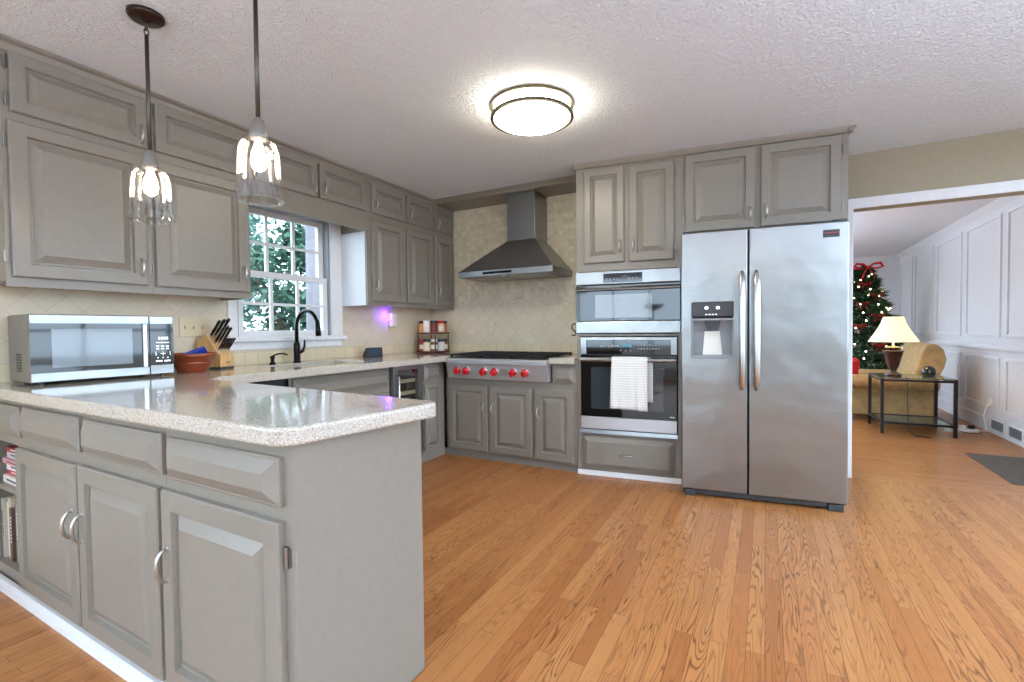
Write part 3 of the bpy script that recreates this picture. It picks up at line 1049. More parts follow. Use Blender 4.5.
bow(SM - 0.040).build('handle', M['nickel'], dr, smooth=True)
bow(SM + 0.045).build('handle', M['nickel'], fd, smooth=True)
MB().box(S0 + 0.01, S1 - 0.01, 0.035, 0.075, 0.012, 0.048).build('kick_grille', M['dark_grey'], r, bevel=0.004)
mb = MB().box(S0 + 0.02, S0 + 0.09, 0.012, 0.07, 0.0, 0.046)
mb.build('foot', M['dark_grey'], r, bevel=0.008)
MB().box(S1 - 0.10, S1 - 0.015, 0.012, 0.07, 0.0, 0.046).build('foot', M['dark_grey'], r, bevel=0.008)
MB().box(S1 - 0.08, S1 - 0.01, 0.02, 0.12, 1.792, 1.812).build('hinge_cover', M['dark_grey'], r, bevel=0.003)
MB().box(S0 + 0.01, S0 + 0.08, 0.02, 0.12, 1.792, 1.806).build('hinge_cover', M['dark_grey'], r, bevel=0.003)

# ------------------------------------------------------------------ worktops
mb = MB()
outer = [(-3.23, 0.712), (-1.062, 0.712), (-1.022, 0.727), (-1.004, 0.765), (-0.934, 1.185), (-0.938, 1.212), (-0.966, 1.235), (-2.43, 1.335), (-2.52, 1.42),
         (-2.52, 3.43), (-2.545, 3.43), (-2.545, 4.10), (-3.23, 4.10)]
hole = [(-3.04, 1.99), (-2.70, 1.99), (-2.70, 2.62), (-3.04, 2.62)]
edges = []
for loop in (outer, hole):
    v = [mb.bm.verts.new((x, y, 0.874)) for x, y in loop]
    edges += [mb.bm.edges.new((v[i], v[(i + 1) % len(v)])) for i in range(len(v))]
fs = [f for f in bmesh.ops.triangle_fill(mb.bm, edges=edges, use_beauty=True)['geom'] if isinstance(f, bmesh.types.BMFace)]
ex = bmesh.ops.extrude_face_region(mb.bm, geom=fs)['geom']
for v in ex:
    if isinstance(v, bmesh.types.BMVert):
        v.co.z = ZC
tag(mb.build('countertop', M['counter'], bevel=0.009, seg=3), 'speckled stone worktop wrapping from the peninsula past the sink', 'countertop')
mb = MB().prism([(-1.536, 3.455), (-1.318, 3.455), (-1.322, 3.52), (-1.392, 4.095), (-1.536, 4.095)], 0.874, ZC)
tag(mb.build('countertop', M['counter'], bevel=0.006), 'small stone worktop piece between range top and oven tower', 'countertop')

# ------------------------------------------------------------------ sink, faucet, soap pump
r = thing('sink', 'stainless undermount sink below the window', 'sink', (-2.87, 2.305, 0))
mb = MB()
mb.grid([-0.185, -0.165, 0.165, 0.185], [-0.33, -0.31, 0.31, 0.33], {(1, 1)}, 0.72, 0.884, 'z')
mb.box(-0.165, 0.165, -0.31, 0.31, 0.715, 0.722)
mb.build('basin', M['steel'], r)
MB().cyl((0, 0, 0.7225), 0.04, 0.003).build('drain', M['pewter'], r)
r = thing('faucet', 'tall black gooseneck faucet behind the sink', 'faucet', (-3.10, 2.325, ZC))
mb = MB().lathe([(0.030, 0), (0.030, 0.006), (0.024, 0.012), (0.023, 0.14), (0.016, 0.16)], n=18)
mb.build('base', M['faucet'], r, smooth=True)
pts = [(0, 0, 0.15), (0, 0, 0.27)] + [(0.115 - 0.115 * math.cos(R(a)), 0, 0.27 + 0.115 * math.sin(R(a))) for a in range(12, 168, 12)] + [(0.228, 0, 0.305)]
MB().tube(pts, 0.0135, 12).build('spout', M['faucet'], r, smooth=True)
MB().tube([(0.226, 0, 0.315), (0.236, 0, 0.25), (0.241, 0, 0.20)], 0.018, 12, [0.0145, 0.019, 0.020]).build('spray_head', M['faucet'], r, smooth=True)
MB().tube([(0.0, 0.02, 0.075), (0.006, 0.045, 0.085), (0.01, 0.058, 0.12), (0.006, 0.064, 0.17)], 0.008, 8, [0.015, 0.013, 0.009, 0.006]).build('lever', M['faucet'], r, smooth=True)
r = thing('soap_dispenser', 'small black soap pump beside the faucet', 'soap dispenser', (-3.10, 2.125, ZC))
MB().lathe([(0.022, 0), (0.022, 0.006), (0.013, 0.02), (0.012, 0.04), (0.017, 0.046), (0.017, 0.058), (0.006, 0.062)], n=14).build('collar', M['faucet'], r, smooth=True)
MB().tube([(0, 0, 0.06), (0.03, 0.02, 0.075), (0.06, 0.042, 0.078), (0.085, 0.058, 0.068)], 0.006, 8).build('nozzle', M['faucet'], r, smooth=True)

# ------------------------------------------------------------------ range top and hood
r = thing('gas_cooktop', 'stainless gas range top with six red knobs', 'range top', (0, 3.42, 0))
X0, X1 = -2.543, -1.540
MB().box(X0 + 0.004, X1 - 0.004, 0.10, 0.655, 0.718, 0.905).build('burner_box', M['steel'], r)
mb = MB().prism([(-0.012, 0.858), (0.10, 0.858), (0.10, 0.905), (-0.004, 0.905), (-0.016, 0.895)], X0, X1, 'x')
mb.build('front_rail', M['steel_satin'], r, bevel=0.004)
mb = MB().prism([(0.010, 0.856), (0.10, 0.856), (0.10, 0.722), (0.040, 0.722)], X0 + 0.003, X1 - 0.003, 'x')
cp = mb.build('control_panel', M['steel_satin'], r, bevel=0.003)
ang = math.atan2(0.030, 0.134)
for x in (-2.42, -2.325, -2.148, -2.04, -1.858, -1.745):
    k = MB()
    k.lathe([(0.036, 0), (0.036, 0.004), (0.034, 0.006)], (0, 0, 0), 20)
    b = k.build('knob_bezel', M['chrome'], cp, smooth=False)
    kk = MB().lathe([(0.030, 0), (0.031, 0.014), (0.026, 0.022), (0.024, 0.034), (0.020, 0.037)], (0, 0, 0), 20)
    kk.box(-0.006, 0.006, -0.026, 0.026, 0.02, 0.045)
    b2 = kk.build('knob', M['red_knob'], cp, smooth=False)
    mtx = Matrix.Translation((x, 0.010 + 0.0135, 0.795)) @ Matrix.Rotation(R(90) + ang, 4, 'X')
    b.matrix_local = mtx
    b2.matrix_local = mtx @ Matrix.Translation((0, 0, 0.006))
MB().box(-1.985, -1.905, 0.0165, 0.03, 0.765, 0.825).build('rating_plate', M['nickel'], cp)
MB().box(X0 + 0.03, X1 - 0.03, 0.03, 0.64, 0.9045, 0.910).build('drip_pan', M['iron'], r)
gw = (X1 - X0 - 0.06) / 3
for i in range(3):
    a = X0 + 0.03 + gw * i
    mb = MB()
    za, zb2 = 0.925, 0.940
    for x in (a + 0.006, a + gw / 2, a + gw - 0.006):
        mb.box(x - 0.006, x + 0.006, 0.04, 0.63, za, zb2)
    for y in (0.045, 0.14, 0.24, 0.335, 0.43, 0.53, 0.625):
        mb.box(a, a + gw - 0.001, y - 0.006, y + 0.006, za, zb2)
    for x in (a + 0.01, a + gw - 0.01):
        for y in (0.05, 0.335, 0.62):
            mb.box(x - 0.007, x + 0.007, y - 0.007, y + 0.007, 0.91, za)
    mb.build('grate', M['iron'], r)
    for y in (0.19, 0.48):
        MB().lathe([(0.045, 0), (0.045, 0.008), (0.03, 0.012), (0.028, 0.017)], (a + gw / 2 - 0.0, y, 0.9095), 16).build('burner', M['dark_grey'], r)

r = thing('range_hood', 'stainless chimney hood above the range top', 'range hood', (0, 0, 0))
hx0, hx1, hy, hz0, hz1 = -2.540, -1.575, 3.64, 1.640, 1.695
mb = MB().box(hx0, hx1, hy, 4.098, hz0, hz1)
lip = mb.build('rim', M['steel'], r, bevel=0.003)
mb = MB()
cx0, cx1, cy = -2.115, -1.828, 3.83
lo = [(hx0 + 0.004, hy + 0.004, hz1), (hx1 - 0.004, hy + 0.004, hz1), (hx1 - 0.004, 4.098, hz1), (hx0 + 0.004, 4.098, hz1)]
hi = [(cx0, cy, 1.975), (cx1, cy, 1.975), (cx1, 4.098, 1.975), (cx0, 4.098, 1.975)]
vl = [mb.bm.verts.new(p) for p in lo]
vh = [mb.bm.verts.new(p) for p in hi]
mb.bm.faces.new(vl)
mb.bm.faces.new(vh)
for i in range(4):
    j = (i + 1) % 4
    mb.bm.faces.new((vl[i], vl[j], vh[j], vh[i]))
mb.build('canopy', M['steel'], r)
MB().box(cx0, cx1, cy, 4.098, 1.975, 2.404).build('chimney', M['steel'], r, bevel=0.002)
c = MB().box(-2.27, -1.97, hy - 0.003, hy + 0.0, 1.658, 1.679).build('control_panel', M['gloss_black'], r)
MB().box(-2.15, -2.08, hy - 0.0036, hy - 0.003, 1.663, 1.674).build('display', M['dark_glass'], c)
mb = MB()
for i in range(2):
    mb.box(hx0 + 0.05 + i * 0.435, hx0 + 0.47 + i * 0.435, hy + 0.05, 4.05, hz0 - 0.006, hz0 - 0.0)
mb.build('filter', M['pewter'], r)
MB().cyl((-2.06, hy + 0.03, hz0 - 0.006), 0.02, 0.006).build('lamp', M['white_plastic'], r)

# ------------------------------------------------------------------ countertop microwave
MA = 87
r = thing('countertop_microwave', 'stainless countertop microwave with black glass door on the peninsula corner', 'microwave', (-2.905, 0.812, ZC), MA)
W, D, H = 0.565, 0.30, 0.325
MB().box(0, W, 0.004, D, 0.012, H).build('case', M['steel'], r, bevel=0.004)
for i, (x, y) in enumerate(((0.05, 0.04), (W - 0.05, 0.04), (0.05, D - 0.04), (W - 0.05, D - 0.04))):
    MB().cyl((x, y, 0), 0.012, 0.013, n=12).build('foot', M['black'], r)
mb = MB()
for i in range(6):
    for j in range(7):
        mb.box(-0.0008, 0.001, 0.105 + i * 0.014, 0.114 + i * 0.014, 0.06 + j * 0.0125, 0.068 + j * 0.0125)
mb.build('vent', M['black'], r)
dw = 0.453
d = MB().box(0.0, dw, -0.018, 0.003, 0.014, H - 0.002).build('door', M['steel'], r, bevel=0.003)
MB().box(0.0005, dw - 0.002, -0.020, -0.018, 0.055, H - 0.042).build('door_glass', M['gloss_black'], d)
MB().box(0.072, dw - 0.075, -0.0212, -0.020, 0.078, H - 0.068).build('door_window', M['mw_window'], d)
MB().box(dw - 0.032, dw - 0.012, -0.030, -0.0202, 0.056, H - 0.045).build('handle', M['nickel'], d, bevel=0.003)
p = MB().box(dw + 0.002, W, -0.018, 0.003, 0.014, H - 0.002).build('control_column', M['steel'], r, bevel=0.003)
c = MB().box(dw + 0.003, W - 0.001, -0.020, -0.018, 0.062, H - 0.042).build('control_panel', M['gloss_black'], p)
mb = MB()
cx = dw + 0.06
for i in range(4):
    mb.box(cx - 0.020 + i * 0.012, cx - 0.012 + i * 0.012, -0.0208, -0.020, 0.198, 0.212)
mb.build('clock_digits', M['ui_white'], c)
mb = MB()
mb.box(cx - 0.03, cx + 0.03, -0.0206, -0.020, 0.180, 0.184)
for j, z in enumerate((0.160, 0.146)):
    for i in range(3):
        mb.box(cx - 0.032 + i * 0.023, cx - 0.018 + i * 0.023, -0.0206, -0.020, z, z + 0.006)
mb.box(cx - 0.012, cx + 0.012, -0.0206, -0.020, 0.1215, 0.1235).box(cx - 0.001, cx + 0.001, -0.0206, -0.020, 0.111, 0.134)
mb.box(cx - 0.034, cx - 0.032, -0.0206, -0.020, 0.112, 0.134).box(cx + 0.032, cx + 0.034, -0.0206, -0.020, 0.112, 0.134)
for i in range(3):
    mb.box(cx - 0.027 + i * 0.023, cx - 0.021 + i * 0.023, -0.0206, -0.020, 0.098, 0.103)
mb.box(cx - 0.034, cx - 0.004, -0.0206, -0.020, 0.080, 0.087).box(cx + 0.004, cx + 0.034, -0.0206, -0.020, 0.080, 0.087)
mb.build('button_marks', M['ui_white'], c)

# ------------------------------------------------------------------ bowl, packet, knife block
r = thing('bowl', 'brown terracotta bowl between the microwave and the knife block', 'bowl', (-3.0, 1.542, ZC))
mb = MB().lathe([(0.075, 0.0), (0.080, 0.012), (0.098, 0.05), (0.115, 0.088), (0.128, 0.092), (0.132, 0.110), (0.124, 0.112), (0.108, 0.09), (0.09, 0.05), (0.07, 0.014)], n=32)
mb.build('bowl_body', M['terracotta'], r, smooth=True)
mb = MB().lathe([(0.1005, 0.048), (0.104, 0.052), (0.1045, 0.056), (0.1030, 0.060)], n=32, cap=False)
mb.build('ridge', M['terracotta'], r, smooth=True)
o = MB().box(-0.06, 0.06, -0.012, 0.012, -0.035, 0.035).build('packet', M['blue'], bevel=0.004)
o.location = (-3.0, 1.562, ZC + 0.10)
o.rotation_euler = (R(38), R(-22), R(62))
tag(o, 'blue packet sticking out of the brown bowl', 'packet')

KX, KY, KR = -3.045, 1.775, 17
kroot = thing('knife_block', 'pale wooden knife block full of black-handled knives', 'knife block', (KX, KY, ZC), KR)
prof = [(-0.172, 0.012), (0, 0.012), (0, 0.088), (-0.022, 0.102), (-0.105, 0.222), (-0.178, 0.180)]
MB().prism(prof, -0.055, 0.055, 'y').build('block', M['block_wood'], kroot, bevel=0.003)
MB().box(-0.163, -0.002, -0.053, 0.053, 0.0, 0.012).build('foot_pad', M['dark_grey'], kroot)
MB().box(0.0, 0.0008, -0.012, 0.02, 0.038, 0.044).build('stamp', M['shelf_wood'], kroot)
kdir = Vector((0.59, 0, 0.81)).normalized()   # handles lean out of the sloped face
kn = 0


def knife(px, py, pz, L, w, label, name='knife', mname='black'):
    o = thing(name, label, 'knife', (KX, KY, ZC), KR, 'knives in the wooden block')
    p = Vector((px, py, pz))
    a = p + kdir * 0.014
    MB().tube([p - kdir * 0.03, a], w * 0.6, 8, [w * 0.45, w * 0.8], 0.6).build('bolster', M['pewter'], o, smooth=True)
    pts = [a, a + kdir * L * 0.3, a + kdir * L * 0.65, a + kdir * L * 0.92, a + kdir * L]
    MB().tube(pts, w, 8, [w * 0.8, w, w * 0.88, w * 1.15, w * 0.6], 0.62).build('handle', M[mname], o, smooth=True)


ordn = ['first', 'second', 'third', 'fourth', 'fifth', 'sixth']
for i in range(5):
    y = -0.040 + i * 0.020
    t = 0.12
    knife(-0.022 - 0.083 * t, y, 0.102 + 0.120 * t, 0.085, 0.0078, '%s steak knife from the near side in the low row of the knife block' % ordn[i], 'steak_knife')
for i, L in enumerate((0.11, 0.12, 0.11)):
    y = -0.030 + i * 0.03
    t = 0.52
    knife(-0.022 - 0.083 * t, y, 0.102 + 0.120 * t, L, 0.0105, '%s black-handled knife from the near side in the middle row of the block' % ordn[i])
for i, L in enumerate((0.115, 0.125, 0.13)):
    y = -0.034 + i * 0.033
    t = 0.86
    knife(-0.022 - 0.083 * t, y, 0.102 + 0.120 * t, L, 0.012, '%s black-handled knife from the near side in the top row of the block' % ordn[i])

# ------------------------------------------------------------------ items along the backsplash
r = thing('switch_plate', 'ivory multi-gang switch plate on the tile behind the bowl', 'switch plate', (XW, 0, 0), 90)
MB().box(1.585, 1.76, -0.006, 0, 1.128, 1.248).build('plate', M['ivory'], r, bevel=0.003)
for i in range(3):
    y = 1.62 + i * 0.052
    MB().box(y - 0.005, y + 0.005, -0.016, -0.006, 1.178, 1.198).build('toggle', M['ivory'], r)
r = thing('outlet', 'cream outlet cover on the tile above the range top', 'outlet', (0, YB, 0))
MB().box(-2.498, -2.418, -0.006, 0, 1.122, 1.243).build('plate', M['ivory'], r, bevel=0.003)
for z in (1.155, 1.205):
    MB().box(-2.472, -2.444, -0.009, -0.006, z - 0.014, z + 0.014).build('socket', M['cream'], r, bevel=0.003)
r = thing('night_light', 'white plug-in night light glowing purple under the cabinets', 'night light', (XW, 3.465, 0), 90)
MB().box(-0.035, 0.04, -0.055, -0.007, 1.19, 1.325).build('housing', M['white_plastic'], r, bevel=0.012, seg=3)
MB().box(-0.042, -0.035, -0.04, -0.012, 1.25, 1.315).build('led_window', M['purple_led'], r)
MB().box(-0.045, 0.045, -0.006, 0, 1.15, 1.30).build('outlet_plate', M['ivory'], r)
lt = bpy.data.lights.new('night_light_glow', 'POINT')
lt.energy = 0.5
lt.color = (0.22, 0.06, 1.0)
lt.shadow_soft_size = 0.02
lo = bpy.data.objects.new('night_light_glow', lt)
COL.objects.link(lo)
lo.parent = r
lo.location = (-0.075, -0.045, 1.30)

r = thing('smart_display', 'small black smart display on the worktop right of the faucet', 'smart display', (-3.09, 3.09, ZC), 72)
MB().prism([(-0.035, 0), (0.045, 0), (0.03, 0.03), (-0.018, 0.085), (-0.025, 0.083)], -0.078, 0.078, 'x').build('case', M['black'], r, bevel=0.003)
o = MB().box(-0.055, 0.055, -0.002, 0.0, -0.028, 0.028).build('screen', mat('display_screen', (40, 50, 60), 0.1, emit=(110, 140, 170), estr=0.06), r)
o.location = (0, -0.031, 0.045)
o.rotation_euler = (R(-7), 0, 0)

SPK = 1.13
r = thing('spice_rack', 'two-tier wooden spice rack in the counter corner', 'spice rack', (-3.03, 3.88, ZC))
for z, nm in ((0.0, 'lower_tray'), (0.165, 'upper_tray')):
    mb = MB().lathe([(0.145, 0.006), (0.15, 0.012), (0.15, 0.022), (0.14, 0.022), (0.138, 0.016), (0.02, 0.016)], (0, 0, z), 28)
    mb.build(nm, M['shelf_wood'], r)
for k in range(4):
    a = R(45 + 90 * k)
    MB().tube([(0.138 * math.cos(a), 0.138 * math.sin(a), 0.02), (0.138 * math.cos(a), 0.138 * math.sin(a), 0.165)], 0.006, 8).build('post', M['shelf_wood'], r)
MB().cyl((0, 0, 0), 0.05, 0.007).build('turntable_foot', M['black'], r)
r.scale = (SPK, SPK, SPK)
k = 0
jarlids = ['black', 'white_plastic', 'black', 'red', 'black', 'red', 'black', 'white_plastic', 'black', 'black']
for tier, zz in (('upper', 0.181), ('lower', 0.016)):
    for i, adeg in enumerate((-128, -88, -48, -8, 32)):
        a = R(adeg)
        x, y = 0.098 * SPK * math.cos(a), 0.098 * SPK * math.sin(a)
        j = thing('spice_jar', '%s jar around the front of the %s tier of the spice rack' % (ordn[i], tier), 'jar',
                  (-3.03 + x, 3.88 + y, ZC + zz * SPK), 0, 'jars on the spice rack')
        j.scale = (1.25, 1.25, 1.18)
        MB().lathe([(0.027, 0), (0.029, 0.004), (0.029, 0.075), (0.024, 0.082)], n=14).build('jar_body', M['spice%d' % k], j, smooth=False)
        MB().lathe([(0.026, 0.082), (0.028, 0.084), (0.028, 0.104), (0.026, 0.106)], n=14).build('lid', M[jarlids[k]], j)
        if k % 2:
            MB().lathe([(0.0294, 0.02), (0.0294, 0.058)], n=14, cap=False).build('jar_label', M['label_paper'], j)
        k += 1

# iron hook bracket on the flank of the oven tower
r = thing('iron_hook', 'black wrought-iron hook on the oven cabinet side by the range', 'hook', (-1.323, 3.56, 1.155), TA)
MB().box(-0.006, 0.0, -0.012, 0.012, -0.05, 0.05).build('back_plate', M['iron'], r)
mb = MB().tube([(-0.004, 0, 0.03), (-0.03, -0.003, 0.042), (-0.050, -0.005, 0.03), (-0.05, -0.005, 0.0), (-0.028, -0.004, -0.02), (-0.016, -0.003, -0.04), (-0.03, -0.004, -0.056), (-0.052, -0.006, -0.05)], 0.005, 8)
mb.build('scroll', M['iron'], r, smooth=True)

# ------------------------------------------------------------------ pendants
def pendant(x, y, label, zb=1.612):
    r = thing('pendant_light', label, 'pendant light', (x, y, 0), 0, 'pendants over the peninsula')
    MB().lathe([(0.063, 2.439), (0.064, 2.428), (0.055, 2.418), (0.012, 2.412), (0.010, 2.405)], n=28).build('canopy', M['bronze'], r, smooth=True)
    mb = MB()
    for q, z in enumerate((2.392, 2.37)):
        pts = []
        for i in range(13):
            a = 2 * math.pi * i / 12
            p = (0.008 * math.cos(a), 0, z + 0.015 * math.sin(a))
            pts.append(p if q == 0 else (0, p[0], p[2]))
        mb.tube(pts, 0.0025, 6)
    mb.build('chain_link', M['rod'], r, smooth=True)
    MB().tube([(0, 0, 2.358), (0, 0, zb + 0.275)], 0.0075, 12).build('rod', M['rod'], r, smooth=True)
    MB().lathe([(0.010, zb + 0.285), (0.016, zb + 0.278), (0.022, zb + 0.262), (0.030, zb + 0.225), (0.031, zb + 0.213), (0.022, zb + 0.208)], n=24).build('socket', M['socket'], r, smooth=True)

    def rip(a, k):
        return 0.15 * abs(math.cos(6.5 * a)) - 0.09 if k not in (8, 9) else 0.09 * abs(math.cos(6.5 * a)) - 0.04
    out = [(0.028, zb + 0.214), (0.046, zb + 0.206), (0.058, zb + 0.188), (0.064, zb + 0.16), (0.066, zb + 0.11), (0.067, zb + 0.06), (0.069, zb + 0.03), (0.075, zb + 0.012), (0.076, zb)]
    inn = [(rr - 0.006, z) for rr, z in reversed(out)]
    mb = MB().lathe(out + inn, n=52, rip=rip, cap=False)
    g = mb.build('glass_shade', M['shade_glass'], r)
    bb = MB().lathe([(0.010, zb + 0.205), (0.013, zb + 0.192), (0.022, zb + 0.165), (0.026, zb + 0.14), (0.022, zb + 0.116), (0.010, zb + 0.104)], n=18)
    bb.build('bulb', M['bulb'], r, smooth=True)


pendant(-2.203, 0.993, 'fluted glass pendant hanging closer to the microwave, with its bronze ceiling canopy in view')
pendant(-1.552, 1.03, 'fluted glass pendant hanging in front of the sink window, nearer the peninsula end')

# ------------------------------------------------------------------ flush ceiling light
def ceiling_light(label, x, y):
    r = thing('ceiling_light', label, 'ceiling light', (x, y, 0))
    MB().lathe([(0.215, 2.439), (0.218, 2.43), (0.218, 2.372), (0.20, 2.350), (0.15, 2.338), (0.08, 2.333), (0.001, 2.332)], n=48).build('diffuser', M['diffuser'], r, smooth=True)
    for z in (2.430, 2.368):
        MB().lathe([(0.220, z - 0.008), (0.238, z - 0.008), (0.238, z + 0.008), (0.220, z + 0.008), (0.220, z - 0.008)], n=48, cap=False).build('ring', M['fixture_ring'], r)
    for a in (60, 180, 300):
        MB().cyl((0.229 * math.cos(R(a + 20)), 0.229 * math.sin(R(a + 20)), 2.374), 0.004, 0.05, n=8).build('strut', M['fixture_ring'], r)


ceiling_light('round flush ceiling light with bronze rings in the middle of the kitchen ceiling', -1.185, 2.455)
ceiling_light('added unseen ceiling light with bronze rings in the dining end behind the viewer', 0.9, -1.6)  # unseen second fixture, added to brighten the room
UPM = mat('fill_uplight_bulb', (255, 255, 255), 0.4, emit=(204, 224, 255), estr=FILL_UPLIGHT)  # three unseen uplights added as fill to lift the ceilings
for fx, fy, lab in ((-0.55, -1.5, 'unseen bronze uplight added as fill in the dining end behind the viewer'),
                    (-0.9, 7.4, 'unseen bronze uplight added as fill in the living room behind the range wall'),
                    (1.80, 0.75, 'unseen bronze uplight added as fill against the window wall facing the peninsula')):
    r = thing('fill_lamp', lab, 'lamp', (fx, fy, 0))
    MB().lathe([(0.14, 0), (0.14, 0.015), (0.03, 0.03), (0.012, 0.05), (0.012, 1.45), (0.02, 1.47)], n=24).build('pole', M['bronze'], r, smooth=True)
    MB().lathe([(0.03, 1.465), (0.14, 1.51), (0.19, 1.57), (0.186, 1.57), (0.135, 1.518), (0.03, 1.475)], n=32).build('lamp_shade', M['bronze'], r, smooth=True)
    MB().lathe([(0.02, 1.50), (0.12, 1.537), (0.12, 1.548), (0.02, 1.548)], n=24).build('bulb', UPM, r)

# ------------------------------------------------------------------ books in the peninsula shelf
zb = 0.4625
rows = [(0.034, 0, 'white paperback at the bottom of the flat book pile on the upper shelf'), (0.026, 1, 'red-spined book second from the bottom of the flat pile'),
        (0.030, 3, 'white book in the middle of the flat pile on the upper shelf'), (0.024, 2, 'pink-spined book above the middle of the flat pile'),
        (0.030, 5, 'pale grey book second from the top of the flat pile'), (0.022, 4, 'dark red book on top of the flat pile')]
z = zb
for k, (h, ci, lab) in enumerate(rows):
    r = thing('book', lab, 'book', (-3.168 + 0.012 * (k % 3), PY + 0.024 + 0.006 * ((k * 2) % 3), z), 1.5 * ((k % 3) - 1), 'books lying flat on the upper shelf')
    w, d = 0.268, 0.21
    mb = MB().box(0, w, 0, d, 0, 0.003).box(0, w, 0, d, h - 0.0035, h - 0.0005).box(0, w, 0, 0.003, 0.003, h - 0.0035)
    mb.build('cover', M['book%d' % ci], r)
    MB().box(0.004, w - 0.004, 0.003, d - 0.004, 0.003, h - 0.0035).build('pages', M['pages'], r)
    MB().box(0.05, 0.19, -0.0005, 0.0, h * 0.38, h * 0.6).build('spine_title', M['book8'] if ci in (0, 3, 5, 2) else M['book3'], r)
    z += h
x = -3.208
stand = [(0.030, 0.28, 11, 'beige book at the wall end of the lower shelf'), (0.036, 0.26, 0, 'white book next to the beige one at the wall end of the lower shelf'), (0.034, 0.29, 7, 'tan book standing third from the wall on the lower shelf'), (0.028, 0.25, 6, 'brown book standing fourth from the wall on the lower shelf'),
         (0.040, 0.30, 10, 'grey book standing fifth from the wall on the lower shelf'), (0.032, 0.27, 11, 'beige book standing sixth from the wall on the lower shelf'),
         (0.052, 0.30, 9, 'thick white book with dark spine lettering on the lower shelf'), (0.024, 0.27, 8, 'dark slate book beside the thick white one'),
         (0.030, 0.285, 5, 'pale grey book at the door end of the lower shelf')]
for k, (w, h, ci, lab) in enumerate(stand):
    r = thing('book', lab, 'book', (x, PY + 0.024 + 0.006 * ((k * 2) % 3), 0.0955), 0, 'books standing on the lower shelf')
    d = 0.20
    MB().box(0, 0.003, 0, d, 0, h).box(w - 0.0038, w - 0.0008, 0, d, 0, h).box(0.003, w - 0.0038, 0, 0.003, 0, h).build('cover', M['book%d' % ci], r)
    MB().box(0.003, w - 0.0038, 0.003, d - 0.004, 0.004, h - 0.004).build('pages', M['pages'], r)
    mb = MB()
    for q in range(8):
        mb.box(w * 0.32, w * 0.66, -0.0005, 0.0, h * 0.35 + q * 0.016, h * 0.35 + q * 0.016 + (0.011 if q % 3 else 0.008))
    mb.build('spine_title', M['book8'] if ci in (9, 7, 11, 5) else M['book3'], r)
    x += w + 0.0006

# ------------------------------------------------------------------ living room
r = thing('side_table', 'dark metal side table with glass top in front of the sofa arm', 'table', (1.39, 6.58, 0), 2)
TX, TY, TH = 0.30, 0.275, 0.59
for sx in (-1, 1):
    for sy in (-1, 1):
        MB().box(sx * TX - 0.014, sx * TX + 0.014, sy * TY - 0.014, sy * TY + 0.014, 0, TH).build('leg', M['dark_metal'], r)
for z, nm in ((TH - 0.03, 'top_frame'), (0.105, 'shelf_frame')):
    mb = MB()
    for s in (-1, 1):
        mb.box(-TX + 0.014, TX - 0.014, s * TY - 0.011, s * TY + 0.011, z, z + 0.024)
        mb.box(s * TX - 0.011, s * TX + 0.011, -TY + 0.014, TY - 0.014, z, z + 0.024)
    mb.build(nm, M['dark_metal'], r)
MB().box(-TX - 0.014, TX + 0.014, -TY - 0.014, TY + 0.014, TH, TH + 0.010).build('table_top', M['table_glass'], r)
MB().box(-TX + 0.011, TX - 0.011, -TY + 0.011, TY - 0.011, 0.115, 0.123).build('lower_shelf', M['table_glass'], r)

LX, LY = 1.24, 6.56
r = thing('table_lamp', 'lit table lamp with bell shade and dark wooden urn base', 'lamp', (LX, LY, TH + 0.0105))
mb = MB().lathe([(0.075, 0), (0.078, 0.012), (0.060, 0.028), (0.032, 0.045), (0.036, 0.07), (0.055, 0.12), (0.075, 0.20), (0.088, 0.255), (0.098, 0.265), (0.098, 0.278), (0.03, 0.285)], n=24)
mb.build('base', M['amber_wood'], r, smooth=True)
MB().lathe([(0.014, 0.285), (0.014, 0.30), (0.075, 0.308), (0.075, 0.318), (0.012, 0.326), (0.010, 0.40)], n=20).build('neck', M['pewter'], r, smooth=True)
mb = MB().lathe([(0.225, 0.375), (0.185, 0.44), (0.145, 0.51), (0.11, 0.585), (0.09, 0.65), (0.088, 0.65), (0.108, 0.585), (0.143, 0.51), (0.183, 0.44), (0.223, 0.375)], n=36, cap=False)
mb.build('lamp_shade', M['shade'], r, smooth=True)
MB().ball((0, 0, 0.47), 0.035).build('bulb', mat('lamp_bulb', (255, 220, 160), 0.4, emit=(255, 214, 150), estr=TABLE_LAMP * 5), r, smooth=True)
pts = [(0.04, -0.10, 0.012), (0.06, -0.255, 0.015), (0.06, -0.318, 0.0), (0.065, -0.315, -0.30), (0.07, -0.33, -0.53), (0.12, -0.36, -0.588), (0.24, -0.36, -0.594)]
MB().tube(pts, 0.004, 6).build('cord', M['black'], r, smooth=True)
r = thing('smart_speaker', 'small glossy black dome on the glass side table', 'speaker', (1.555, 6.60, TH + 0.0105))
mb = MB().lathe([(0.045, 0), (0.058, 0.02), (0.062, 0.05), (0.055, 0.085), (0.035, 0.108), (0.002, 0.115)], n=24)
mb.build('dome', M['black_sphere'], r, smooth=True)
MB().lathe([(0.0465, 0.001), (0.0605, 0.021), (0.062, 0.026)], n=24, cap=False).build('base_ring', M['pewter'], r, smooth=True)

